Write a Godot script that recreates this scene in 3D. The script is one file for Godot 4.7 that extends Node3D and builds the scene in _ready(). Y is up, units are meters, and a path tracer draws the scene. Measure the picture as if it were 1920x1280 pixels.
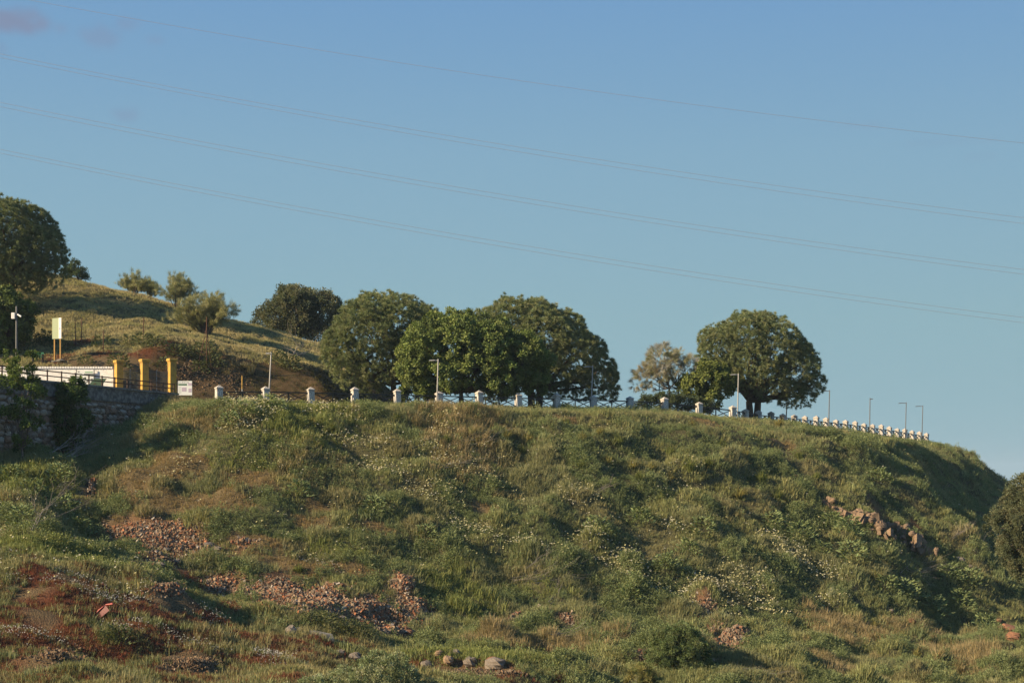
extends Node3D

# ---------------------------------------------------------------- camera maths
# The lens has a focal length of 3000 photograph pixels; the eye stands 10 m up and looks level along -z.
const FOCAL := 3000.0
const EYE := 10.0
const EXPOSURE := 2.0
func at(px: float, py: float, d: float) -> Vector3:
	return Vector3((px - 960.0) * d / FOCAL, EYE + (900.0 - py) * d / FOCAL, -d)

# ---------------------------------------------------------------- terrain
const X0 := -66.0
const D0 := 40.0
const STEP := 0.4
const NX := 351
const ND := 416
var HG := PackedFloat32Array()
var paint := {}
var n_big := FastNoiseLite.new()
var n_mid := FastNoiseLite.new()
var n_small := FastNoiseLite.new()
var n_cell := FastNoiseLite.new()
var n_kind := FastNoiseLite.new()
var rng := RandomNumberGenerator.new()
var used := {}

func noise_setup():
	for n in [n_cell, n_kind]:
		n.seed = 51; n.frequency = 0.5; n.noise_type = FastNoiseLite.TYPE_CELLULAR; n.fractal_type = FastNoiseLite.FRACTAL_NONE
		n.cellular_jitter = 1.0
		n.domain_warp_enabled = true; n.domain_warp_amplitude = 1.2; n.domain_warp_frequency = 0.25
	n_cell.cellular_return_type = FastNoiseLite.RETURN_DISTANCE
	n_kind.cellular_return_type = FastNoiseLite.RETURN_CELL_VALUE
	n_big.seed = 11; n_big.frequency = 0.09; n_big.noise_type = FastNoiseLite.TYPE_SIMPLEX_SMOOTH
	n_big.fractal_octaves = 2
	n_mid.seed = 23; n_mid.frequency = 0.36; n_mid.noise_type = FastNoiseLite.TYPE_SIMPLEX_SMOOTH
	n_mid.fractal_octaves = 2
	n_small.seed = 37; n_small.frequency = 1.3; n_small.noise_type = FastNoiseLite.TYPE_SIMPLEX_SMOOTH
	n_small.fractal_octaves = 2

const EDGE := [Vector2(-22.2, 105.0), Vector2(-17.0, 93.6), Vector2(21.6, 110.0), Vector2(45.2, 166.0), Vector2(34.0, 230.0)]
const FOOT := [Vector2(-80, 107.9), Vector2(-27, 108.2), Vector2(-20.5, 109.4), Vector2(-12, 112.0), Vector2(-7.5, 121), Vector2(-7, 150), Vector2(-25, 230)]
const WALL := [Vector2(-31.7, 78.0), Vector2(-28.2, 88.0), Vector2(-22.2, 105.0)]

func side_of(line: Array, p: Vector2) -> float:
	# signed distance to an open line: > 0 on the right-hand side of it (towards the camera), < 0 on the other
	var best := 1e9
	var inside := true
	for i in line.size() - 1:
		var a: Vector2 = line[i]
		var b: Vector2 = line[i + 1]
		var ab := b - a
		var t := clampf((p - a).dot(ab) / ab.length_squared(), 0, 1)
		best = minf(best, p.distance_to(a + ab * t))
		if ab.cross(p - a) < 0: inside = false
	return -best if inside else best

func smax(a: float, b: float, k: float) -> float:
	var h := clampf(0.5 + 0.5 * (a - b) / k, 0, 1)
	return lerpf(b, a, h) + k * h * (1 - h)
func smin(a: float, b: float, k: float) -> float:
	return -smax(-a, -b, k)

const LD := [30.0, 52.0, 58.0, 62.0, 66.0, 70.0, 75.0, 80.0, 88.0]
const LB := [-0.42, -0.32, -0.24, -0.16, -0.037, 0.113, 0.313, 0.5]
const LY := [
	[-6.4, -6.5, -6.6, -6.8, -7.2, -13.0, -16.0, -17],
	[-6.4, -6.6, -6.7, -6.9, -7.4, -11.6, -14.5, -16],
	[-5.8, -6.0, -6.6, -7.1, -7.5, -10.8, -13.4, -15],
	[-4.6, -5.0, -5.9, -7.1, -7.6, -10.2, -12.8, -14],
	[-3.6, -3.7, -5.2, -6.8, -7.6, -9.6, -12.2, -13.5],
	[-3.3, -3.5, -4.0, -6.4, -7.8, -9.0, -11.5, -13],
	[-2.7, -3.0, -4.1, -5.9, -7.7, -8.4, -10.8, -12.5],
	[-1.4, -1.6, -3.8, -5.6, -7.5, -8.0, -10.0, -12],
	[1.4, 1.2, -0.6, -5.4, -7.4, -7.6, -9.2, -11]]
func lower(x: float, d: float) -> float:
	var u := x / maxf(d, 20.0)
	var i := 0
	while i < LD.size() - 2 and d > LD[i + 1]: i += 1
	var j := 0
	while j < LB.size() - 2 and u > LB[j + 1]: j += 1
	var s := smoothstep(0.0, 1.0, clampf((d - LD[i]) / (LD[i + 1] - LD[i]), 0, 1))
	var t := smoothstep(0.0, 1.0, clampf((u - LB[j]) / (LB[j + 1] - LB[j]), 0, 1))
	return lerpf(lerpf(LY[i][j], LY[i][j + 1], t), lerpf(LY[i + 1][j], LY[i + 1][j + 1], t), s)

# hummocks: each cell is one rounded clump of scrub with its own size
func hummock(x: float, d: float) -> float:
	var v := n_cell.get_noise_2d(x, d * 1.25) + 1.0
	var size := clampf(0.5 + 0.9 * n_kind.get_noise_2d(x, d * 1.25), 0.0, 1.2)
	return size * (1.0 - smoothstep(0.0, 0.62, v))

func shelf(x: float, d: float) -> float:
	var a := smoothstep(-17.0, -24.0, x)
	return 4.6 + a * lerpf(0.45, 1.0, smoothstep(84.0, 90.0, d)) - 0.6 * smoothstep(9.0, 19.0, x)

func height_of(x: float, d: float) -> float:
	var p := Vector2(x, d)
	var wall := side_of(WALL, p)
	var behind := wall < -0.35 and d > 78.0
	var s := side_of(EDGE, p)
	var top := shelf(x, d)
	if behind: s = minf(s, -6.0)
	var drop := 0.0
	if s > -5.0:
		var right := smoothstep(11.0, 18.0, x)
		var lip := lerpf(0.008, 0.03, right)
		var steep := lerpf(0.66, 0.84, smoothstep(20.0, 28.0, x))
		drop = lip * (s + 5.0) * (s + 5.0) if s < 0 else lip * 25.0 + steep * (sqrt(s * s + 2.6) - 1.61) + 0.03 * s
	var y := top - drop
	var rough := smoothstep(0.0, 3.0, s)
	if not behind:
		y = smax(y, lower(x, d), 1.2)
		var nm := n_mid.get_noise_2d(x * 0.8, d * 1.6)
		y += rough * (n_big.get_noise_2d(x * 1.1, d) * 0.75 + nm * lerpf(0.4, 0.55, smoothstep(-10.0, 8.0, x)) + n_small.get_noise_2d(x, d) * 0.08 + hummock(x, d) * lerpf(0.25, 0.7, smoothstep(-14.0, 0.0, x)) * smoothstep(66.0, 74.0, d))
	else:
		y = maxf(lower(x, d), top - 0.8 * maxf(0.0, 86.5 - d))
	var t := -side_of(FOOT, p)
	if t > 0:
		var near := 1.75 * smoothstep(-22.5, -26.6, x)
		var bank := top + near + t * lerpf(0.9, 0.36, smoothstep(-23.0, -27.0, x))
		var plane := 9.8 - 0.256 * (x + 21.9) + 0.152 * (d - 115.0) - 0.5 * maxf(0.0, d - 139.0)
		var hy := smin(bank, plane, 1.3)
		var r := smoothstep(0.5, 3.0, t)
		y = maxf(top, hy + r * (n_big.get_noise_2d(x, d + 300) * 0.5 + n_mid.get_noise_2d(x, d) * 0.25))
	return y + EYE

func build_heights():
	HG.resize(NX * ND)
	for j in ND:
		for i in NX:
			HG[j * NX + i] = height_of(X0 + i * STEP, D0 + j * STEP)

func gy(x: float, d: float) -> float:
	var fx := clampf((x - X0) / STEP, 0, NX - 1.001)
	var fd := clampf((d - D0) / STEP, 0, ND - 1.001)
	var i := int(fx)
	var j := int(fd)
	fx -= i; fd -= j
	var k := j * NX + i
	return lerpf(lerpf(HG[k], HG[k + 1], fx), lerpf(HG[k + NX], HG[k + NX + 1], fx), fd)

func ground(px: float, py: float, from := 46.0) -> Vector3:
	# the point of the terrain that is seen at that place in the photograph
	var d := from
	while d < 200.0:
		var p := at(px, py, d)
		if p.y < gy(p.x, d):
			break
		d += 0.15
	var q := at(px, py, d)
	return Vector3(q.x, gy(q.x, d), -d)

func slope_normal(x: float, d: float) -> Vector3:
	var e := 0.5
	return Vector3(gy(x - e, d) - gy(x + e, d), 2 * e, gy(x, d + e) - gy(x, d - e)).normalized()

# patches of ground cover: ellipses lying on the terrain
func patch(kind: String, list: Array):
	if not paint.has(kind):
		var a := PackedFloat32Array()
		a.resize(NX * ND)
		paint[kind] = a
	var g: PackedFloat32Array = paint[kind]
	for e in list:
		var c := ground(e[0], e[1])
		var up := ground(e[0], e[1] - e[3])
		var dn := ground(e[0], e[1] + e[3])
		var rx: float = maxf(0.5, e[2] * -c.z / FOCAL)
		var rd: float = clampf((up.z - dn.z) * -0.5, 0.5, 6.0)
		var i0 := int((c.x - rx * 1.5 - X0) / STEP)
		var i1 := int((c.x + rx * 1.5 - X0) / STEP)
		var j0 := int((-c.z - rd * 1.5 - D0) / STEP)
		var j1 := int((-c.z + rd * 1.5 - D0) / STEP)
		for j in range(maxi(j0, 0), mini(j1 + 1, ND)):
			for i in range(maxi(i0, 0), mini(i1 + 1, NX)):
				var x := X0 + i * STEP
				var d := D0 + j * STEP
				var q := Vector2((x - c.x) / rx, (d + c.z) / rd).length() + 0.45 * n_mid.get_noise_2d(x * 2.0, d * 2.0)
				var v := 1.0 - smoothstep(0.6, 1.2, q)
				var k := j * NX + i
				g[k] = maxf(g[k], v)
	paint[kind] = g

func painted(kind: String, x: float, d: float) -> float:
	var i := clampi(int((x - X0) / STEP + 0.5), 0, NX - 1)
	var j := clampi(int((d - D0) / STEP + 0.5), 0, ND - 1)
	return paint[kind][j * NX + i]

func lay_patches():
	patch("tan", [[230, 985, 60, 18], [300, 955, 70, 22], [400, 945, 70, 26], [480, 1012, 60, 16], [590, 985, 45, 14], [330, 860, 70, 26], [540, 1062, 100, 20], [660, 1072, 60, 16], [480, 900, 60, 24], [600, 955, 40, 12], [905, 960, 45, 10], [930, 1165, 40, 10], [1060, 790, 60, 8], [1330, 795, 60, 8], [1460, 830, 50, 12], [250, 900, 40, 30], [700, 985, 50, 10]])
	patch("red", [[250, 1130, 120, 36], [120, 1130, 120, 30], [400, 1175, 100, 26], [300, 1190, 120, 18], [500, 1240, 150, 14], [60, 1250, 90, 20], [60, 1165, 130, 34], [40, 1205, 90, 12], [150, 1213, 130, 9], [330, 1078, 70, 14], [380, 1102, 45, 12], [430, 1140, 40, 14], [500, 1192, 50, 14], [110, 1078, 90, 9], [300, 1266, 140, 14], [860, 1266, 170, 12], [1010, 1274, 110, 8], [660, 1203, 24, 8], [150, 645, 30, 8], [190, 667, 34, 14], [330, 652, 50, 8], [260, 662, 70, 8], [110, 668, 30, 8], [180, 1100, 60, 12], [200, 1150, 90, 20], [260, 1235, 60, 10]])
	patch("bare", [[55, 1112, 45, 18], [360, 1252, 75, 16], [110, 1240, 80, 20], [350, 715, 50, 26], [420, 725, 50, 20], [210, 682, 110, 12], [75, 1150, 40, 10], [120, 1085, 40, 8], [320, 1110, 50, 16], [860, 1268, 140, 8], [380, 690, 40, 16], [170, 915, 12, 30]])
	patch("rubble", [[290, 1014, 100, 30], [415, 1100, 40, 22], [520, 1118, 60, 32], [600, 1130, 60, 34], [690, 1145, 80, 32], [755, 1095, 32, 20], [780, 1150, 36, 28], [740, 1185, 60, 14], [1330, 1155, 22, 20], [1365, 1200, 40, 28], [390, 1035, 24, 12], [455, 1020, 24, 9], [300, 1058, 50, 7], [970, 1160, 30, 10], [1060, 1170, 24, 16], [1210, 1230, 36, 12], [1640, 965, 20, 16], [1720, 1005, 20, 18]])
	patch("bright", [[150, 1054, 230, 10], [860, 1120, 70, 50], [900, 1222, 160, 10], [560, 765, 110, 20], [1000, 1100, 60, 20], [640, 1030, 60, 20], [60, 900, 90, 30], [450, 850, 60, 30]])
	patch("yellow", [[700, 882, 36, 15], [640, 832, 36, 12], [690, 842, 50, 10], [830, 817, 24, 12], [820, 852, 36, 12], [890, 892, 70, 14], [800, 932, 70, 14], [925, 870, 24, 10], [1080, 937, 36, 10], [1110, 942, 20, 10], [880, 1002, 60, 10], [960, 1027, 80, 10], [1130, 1022, 70, 12], [1160, 1062, 50, 15], [1270, 917, 20, 12], [1262, 992, 24, 10], [1312, 887, 16, 8], [1460, 1022, 50, 12], [1500, 1062, 60, 12], [1330, 1102, 70, 20], [1400, 1102, 60, 15], [1540, 1087, 60, 15], [1430, 1142, 50, 12], [1560, 1132, 36, 20], [1210, 1102, 50, 14], [620, 780, 60, 12], [480, 760, 50, 8], [340, 880, 30, 12]])
	patch("white", [[200, 1125, 80, 14], [140, 1088, 60, 10], [230, 1182, 50, 8], [270, 1112, 36, 12], [320, 1132, 36, 10], [380, 1147, 36, 8], [350, 1207, 70, 8], [30, 1105, 46, 10], [250, 1172, 24, 8], [380, 1062, 24, 8], [300, 652, 70, 8], [520, 1235, 50, 8], [600, 1060, 50, 10], [60, 1190, 80, 10]])
	patch("straw", [[1560, 1182, 60, 20], [1620, 1197, 60, 18], [1800, 1242, 70, 25], [1060, 1212, 70, 14], [930, 1197, 60, 14], [1580, 1266, 70, 14], [860, 782, 80, 18], [1150, 1205, 50, 14], [430, 690, 40, 20], [1700, 1190, 60, 16]])

# ---------------------------------------------------------------- mesh helpers
func begin() -> SurfaceTool:
	var st := SurfaceTool.new()
	st.begin(Mesh.PRIMITIVE_TRIANGLES)
	st.set_smooth_group(-1)
	return st
func done(st: SurfaceTool) -> ArrayMesh:
	st.generate_normals()
	return st.commit()
func quad(st: SurfaceTool, a: Vector3, b: Vector3, c: Vector3, d: Vector3):
	for v in [a, b, c, a, c, d]: st.add_vertex(v)
# a box with chamfered vertical corners; front faces clockwise
func box(st: SurfaceTool, c: Vector3, s: Vector3, b := Basis(), taper := 1.0):
	var h := s * 0.5
	var v := []
	for k in 8:
		var f := taper if k & 2 else 1.0
		v.append(c + b * Vector3(h.x * f * (1 if k & 1 else -1), h.y * (1 if k & 2 else -1), h.z * f * (1 if k & 4 else -1)))
	for q in [[4, 6, 7, 5], [1, 3, 2, 0], [5, 7, 3, 1], [0, 2, 6, 4], [6, 2, 3, 7], [0, 4, 5, 1]]:
		quad(st, v[q[0]], v[q[1]], v[q[2]], v[q[3]])
func chambox(st: SurfaceTool, c: Vector3, s: Vector3, ch: float, b := Basis()):
	# octagonal column with small top bevel
	var h := s * 0.5
	var ring := [Vector2(h.x - ch, h.z), Vector2(h.x, h.z - ch), Vector2(h.x, -h.z + ch), Vector2(h.x - ch, -h.z), Vector2(-h.x + ch, -h.z), Vector2(-h.x, -h.z + ch), Vector2(-h.x, h.z - ch), Vector2(-h.x + ch, h.z)]
	var lv := [[-h.y, 1.0], [h.y - ch, 1.0], [h.y, 1.0 - ch / minf(h.x, h.z)]]
	for k in 2:
		for i in 8:
			var p: Vector2 = ring[i]
			var q: Vector2 = ring[(i + 1) % 8]
			quad(st, c + b * Vector3(p.x * lv[k][1], lv[k][0], p.y * lv[k][1]), c + b * Vector3(p.x * lv[k + 1][1], lv[k + 1][0], p.y * lv[k + 1][1]), c + b * Vector3(q.x * lv[k + 1][1], lv[k + 1][0], q.y * lv[k + 1][1]), c + b * Vector3(q.x * lv[k][1], lv[k][0], q.y * lv[k][1]))
	for i in range(1, 7):
		for v in [ring[0], ring[i + 1], ring[i]]:
			st.add_vertex(c + b * Vector3(v.x * lv[2][1], h.y, v.y * lv[2][1]))
func tube(st: SurfaceTool, pts: Array, radii: Array, sides := 6, cap := true):
	var rings := []
	for i in pts.size():
		var t: Vector3 = (pts[mini(i + 1, pts.size() - 1)] - pts[maxi(i - 1, 0)]).normalized()
		var u := t.cross(Vector3(0.13, 0.2, 1).normalized())
		if u.length() < 0.05: u = t.cross(Vector3.RIGHT)
		u = u.normalized()
		var w := t.cross(u)
		var r := []
		for k in sides:
			var a := TAU * k / sides
			r.append(pts[i] + (u * cos(a) + w * sin(a)) * radii[i])
		rings.append(r)
	st.set_smooth_group(0)
	for i in pts.size() - 1:
		for k in sides:
			var k2 := (k + 1) % sides
			quad(st, rings[i][k], rings[i][k2], rings[i + 1][k2], rings[i + 1][k])
	st.set_smooth_group(-1)
	if cap:
		for k in range(1, sides - 1):
			var e: Array = rings[pts.size() - 1]
			for v in [e[0], e[k], e[k + 1]]: st.add_vertex(v)
			var f: Array = rings[0]
			for v in [f[0], f[k + 1], f[k]]: st.add_vertex(v)
func rodbar(st: SurfaceTool, a: Vector3, b: Vector3, w: float, t: float):
	var z := (b - a).normalized()
	var x := Vector3.UP.cross(z)
	if x.length() < 0.05: x = Vector3.RIGHT
	x = x.normalized()
	var y := z.cross(x)
	box(st, (a + b) * 0.5, Vector3(t, w, (b - a).length()), Basis(x, y, z))

# ---------------------------------------------------------------- materials
func lin(r: float, g: float, b: float) -> Color:
	return Color(r, g, b).linear_to_srgb()
func mat(c: Color, rough := 0.9, metal := 0.0) -> StandardMaterial3D:
	var m := StandardMaterial3D.new()
	m.albedo_color = c
	m.roughness = rough
	m.metallic = metal
	return m
func mottled(stops: Array, freq: float, scale: float, rough := 0.92, bump := 0.0) -> StandardMaterial3D:
	var m := StandardMaterial3D.new()
	var n := FastNoiseLite.new()
	n.seed = stops.size() * 7 + int(freq * 1000)
	n.frequency = freq
	n.fractal_octaves = 5
	var grad := Gradient.new()
	grad.offsets = PackedFloat32Array(stops.map(func(s): return s[0]))
	grad.colors = PackedColorArray(stops.map(func(s): return s[1]))
	var t := NoiseTexture2D.new()
	t.width = 256; t.height = 256; t.seamless = true; t.noise = n; t.color_ramp = grad
	m.albedo_texture = t
	m.uv1_triplanar = true
	m.uv1_scale = Vector3.ONE * scale
	m.roughness = rough
	if bump > 0:
		var nt := NoiseTexture2D.new()
		nt.width = 256; nt.height = 256; nt.seamless = true; nt.noise = n; nt.as_normal_map = true; nt.bump_strength = bump
		m.normal_enabled = true
		m.normal_texture = nt
	return m
func leaf_mat(back := 0.7) -> StandardMaterial3D:
	var m := StandardMaterial3D.new()
	m.vertex_color_use_as_albedo = true
	m.albedo_color = lin(0.4, 0.4, 0.4)
	m.roughness = 0.75
	m.metallic_specular = 0.25
	m.cull_mode = BaseMaterial3D.CULL_DISABLED
	m.backlight_enabled = true
	m.backlight = Color(back, back, back * 0.6)
	return m

# ---------------------------------------------------------------- nodes
func numbered(called: String) -> String:
	var k: int = used.get(called, 0)
	used[called] = k + 1
	return called if k == 0 else "%s_%03d" % [called, k]
func meta(o: Node, label := "", category := "", group := "", kind := ""):
	if label: o.set_meta("label", label)
	if category: o.set_meta("category", category)
	if group: o.set_meta("group", group)
	if kind: o.set_meta("kind", kind)
func thing(called: String, label: String, category: String, pos: Vector3, group := "", turn := 0.0) -> Node3D:
	var o := Node3D.new()
	o.name = numbered(called)
	add_child(o)
	o.position = pos
	o.rotation.y = turn
	meta(o, label, category, group)
	return o
func part(parent: Node, called: String, mesh: Mesh, m: Material, xf := Transform3D()) -> MeshInstance3D:
	var o := MeshInstance3D.new()
	o.name = called
	o.mesh = mesh
	o.material_override = m
	o.transform = xf
	parent.add_child(o, true)
	return o
func solid(called: String, mesh: Mesh, m: Material, pos: Vector3, label: String, category: String, group := "") -> MeshInstance3D:
	var o := MeshInstance3D.new()
	o.name = numbered(called)
	o.mesh = mesh
	o.material_override = m
	o.position = pos
	add_child(o)
	meta(o, label, category, group)
	return o
func many(parent: Node, called: String, mesh: Mesh, m: Material, xfs: Array, cols: Array) -> MultiMeshInstance3D:
	var mm := MultiMesh.new()
	mm.transform_format = MultiMesh.TRANSFORM_3D
	mm.use_colors = true
	mm.mesh = mesh
	mm.instance_count = xfs.size()
	for i in xfs.size():
		mm.set_instance_transform(i, xfs[i])
		mm.set_instance_color(i, cols[i])
	var o := MultiMeshInstance3D.new()
	o.multimesh = mm
	o.material_override = m
	o.name = numbered(called) if parent == self else called
	parent.add_child(o, true)
	return o
func ordinal(k: int) -> String:
	return ["first", "second", "third", "fourth", "fifth", "sixth", "seventh", "eighth", "ninth", "tenth", "eleventh", "twelfth", "thirteenth", "fourteenth", "fifteenth", "sixteenth", "seventeenth", "eighteenth", "nineteenth", "twentieth", "twenty-first", "twenty-second"][k]

# ---------------------------------------------------------------- plant prototypes (unit height)
func rf(a: float, b: float) -> float:
	return rng.randf_range(a, b)
func tint(st: SurfaceTool, v := 1.0, warm := 0.0):
	v *= 0.72
	st.set_color(Color(v * (1 + warm), v, v * (1 - warm)))
func strong(c: Color, t := 1.0) -> Color:
	return Color(c.r * t * 3.3, c.g * t * 3.3, c.b * t * 3.3)
func blade(st: SurfaceTool, a: Vector3, lean: Vector3, h: float, w: float, droop := 0.3):
	var side := Vector3(rf(-1, 1), 0, rf(-1, 1)).normalized() * w * 0.5
	var m := a + lean * 0.4 + Vector3.UP * h * 0.6
	var t := a + lean + Vector3.UP * h * (1.0 - droop * 0.4)
	st.add_vertex(a - side); st.add_vertex(m - side * 0.8); st.add_vertex(m + side * 0.8)
	st.add_vertex(a - side); st.add_vertex(m + side * 0.8); st.add_vertex(a + side)
	st.add_vertex(m - side * 0.8); st.add_vertex(t); st.add_vertex(m + side * 0.8)
func grass_proto(n: int, spread: float, w: float, lean := 0.35) -> ArrayMesh:
	var st := begin()
	for i in n:
		tint(st, rf(0.75, 1.25), rf(-0.08, 0.14))
		var r := spread * sqrt(rng.randf())
		var a := rf(0, TAU)
		var o := Vector3(cos(a), 0, sin(a))
		blade(st, o * r + Vector3(0, -0.12, 0), o * rf(0.0, lean) + Vector3(rf(-0.2, 0.25), 0, rf(-0.2, 0.2)), rf(0.5, 1.1), w * rf(0.7, 1.3), rf(0, 1))
	return done(st)
func weed_proto(n: int, size: float) -> ArrayMesh:
	var st := begin()
	for i in n:
		tint(st, rf(0.7, 1.3), rf(-0.08, 0.1))
		var a := rf(0, TAU)
		var h := rng.randf()
		var r := 0.48 * sqrt(rng.randf()) * (1.15 - 0.6 * h)
		var c := Vector3(cos(a) * r, h * 0.95 - 0.05, sin(a) * r)
		leaf(st, c, Vector3(cos(a) + rf(-0.7, 0.7), rf(0.1, 1.3), sin(a) + rf(-0.7, 0.7)).normalized(), size * rf(0.7, 1.3), 0.45)
	return done(st)
func leaf(st: SurfaceTool, c: Vector3, dir: Vector3, l: float, aspect: float):
	var s := dir.cross(Vector3(rf(-1, 1), rf(-1, 1), rf(-1, 1))).normalized() * l * aspect * 0.5
	var n := dir.cross(s).normalized() * l * 0.12
	st.add_vertex(c); st.add_vertex(c + dir * l * 0.5 + s + n); st.add_vertex(c + dir * l)
	st.add_vertex(c); st.add_vertex(c + dir * l); st.add_vertex(c + dir * l * 0.5 - s + n)
func tussock_proto(n: int, w: float, open: float) -> ArrayMesh:
	var st := begin()
	for i in n:
		tint(st, rf(0.7, 1.35), rf(-0.06, 0.22))
		var a := rf(0, TAU)
		var o := Vector3(cos(a), 0, sin(a))
		var k := sqrt(rng.randf())
		blade(st, o * 0.12 * k + Vector3(0, -0.1, 0), o * k * open * rf(0.7, 1.1) + Vector3(0.08, 0, 0), rf(0.65, 1.1) * (1.0 - 0.3 * k), w * rf(0.7, 1.4), k)
	return done(st)
func needle_proto() -> ArrayMesh:
	var st := begin()
	for i in 13:
		tint(st, rf(0.75, 1.3), rf(-0.05, 0.1))
		var a := rf(0, TAU)
		var e := rf(0.15, 1.5)
		var dir := Vector3(cos(a) * cos(e), sin(e), sin(a) * cos(e))
		var l := rf(0.8, 1.3)
		var s := dir.cross(Vector3(rf(-1, 1), rf(-1, 1), rf(-1, 1))).normalized() * 0.075
		var b := Vector3(0, rf(-0.35, 0.15), 0)
		st.add_vertex(b - s); st.add_vertex(b + dir * l); st.add_vertex(b + s)
	return done(st)
func spray_proto(n: int, size: float, aspect: float) -> ArrayMesh:
	var st := begin()
	for i in n:
		tint(st, rf(0.7, 1.35), rf(-0.08, 0.1))
		var c := Vector3(rf(-1, 1), rf(-1, 1), rf(-1, 1)).normalized() * pow(rng.randf(), 0.5) * 0.8
		leaf(st, c, (c.normalized() + Vector3(rf(-1, 1), rf(-0.6, 1.0), rf(-1, 1)) * 0.9).normalized(), size * rf(0.7, 1.3), aspect)
	return done(st)
func twig_proto(n: int) -> ArrayMesh:
	var st := begin()
	for i in n:
		tint(st, rf(0.7, 1.35), rf(-0.05, 0.12))
		var dir := Vector3(rf(-0.5, 0.5), 1, rf(-0.5, 0.5)).normalized()
		var b := Vector3(rf(-0.2, 0.2), rf(-0.3, 0.3), rf(-0.2, 0.2))
		var s := dir.cross(Vector3(rf(-1, 1), rf(-1, 1), rf(-1, 1))).normalized() * 0.016
		st.add_vertex(b - s); st.add_vertex(b + dir * rf(0.6, 1.1)); st.add_vertex(b + s)
	return done(st)
func flower_proto() -> ArrayMesh:
	var st := begin()
	st.set_color(Color(1, 1, 1))
	for i in 8:
		var a := TAU * i / 8
		var b := TAU * (i + 1) / 8
		st.add_vertex(Vector3(0, 0.25, 0)); st.add_vertex(Vector3(cos(b), 0, sin(b))); st.add_vertex(Vector3(cos(a), 0, sin(a)))
	return done(st)
func chunk_proto(sd: int) -> ArrayMesh:
	# an angular broken piece: a box with every corner pushed about and one corner knocked off
	var r := RandomNumberGenerator.new()
	r.seed = sd
	var st := begin()
	st.set_color(Color(1, 1, 1))
	var v := []
	for k in 8:
		v.append(Vector3((0.5 if k & 1 else -0.5) * r.randf_range(0.55, 1.1), (0.5 if k & 2 else -0.5) * r.randf_range(0.55, 1.1), (0.5 if k & 4 else -0.5) * r.randf_range(0.55, 1.1)))
	for q in [[4, 6, 7, 5], [1, 3, 2, 0], [5, 7, 3, 1], [0, 2, 6, 4], [6, 2, 3, 7], [0, 4, 5, 1]]:
		quad(st, v[q[0]], v[q[1]], v[q[2]], v[q[3]])
	return done(st)
func rock_proto(sd: int, flat := 0.7) -> ArrayMesh:
	# a weathered stone: a subdivided ball pushed by ridged noise, faceted
	var n := FastNoiseLite.new()
	n.seed = sd; n.frequency = 1.25; n.fractal_octaves = 3; n.fractal_type = FastNoiseLite.FRACTAL_RIDGED
	var st := begin()
	st.set_color(Color(1, 1, 1))
	var rows := 6
	var cols := 9
	var p := func(i: int, j: int):
		var e := -PI / 2 + PI * float(i) / rows
		var a := TAU * (j % cols) / cols + 0.3 * i
		var dir := Vector3(cos(e) * cos(a), sin(e), cos(e) * sin(a))
		var f: float = 0.5 * (0.85 + 0.42 * n.get_noise_3dv(dir * 1.3))
		var q: Vector3 = dir * f
		q.y *= flat
		return q
	for i in rows:
		for j in cols:
			quad(st, p.call(i, j), p.call(i + 1, j), p.call(i + 1, j + 1), p.call(i, j + 1))
	return done(st)

# ---------------------------------------------------------------- trees
var tris := 0
var needle: ArrayMesh
var sprays := {}
var twig: ArrayMesh
var M := {}

func basis_along(dir: Vector3, spin: float) -> Basis:
	var y := dir.normalized()
	var x := y.cross(Vector3(0.31, 0.2, 0.93)).normalized()
	var z := x.cross(y)
	return Basis(x, y, z) * Basis(Vector3.UP, spin)

# lobes: [px, py, radius px, depth offset m]; mirrored offsets give the crown its depth
func crown_lobes(lobes: Array, d: float) -> Array:
	var out := []
	for l in lobes:
		var offs := [0.0] if l.size() < 4 or l[3] == 0.0 else [-l[3], 0.0, l[3]]
		for o in offs:
			var dd: float = d + o
			var c := at(l[0], l[1], d)
			c.z = -dd
			out.append([c, l[2] * d / FOCAL * 1.06 * (1.0 if o == 0 else 0.86), 0.5 if o > 0 else 1.0])
	return out

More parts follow.
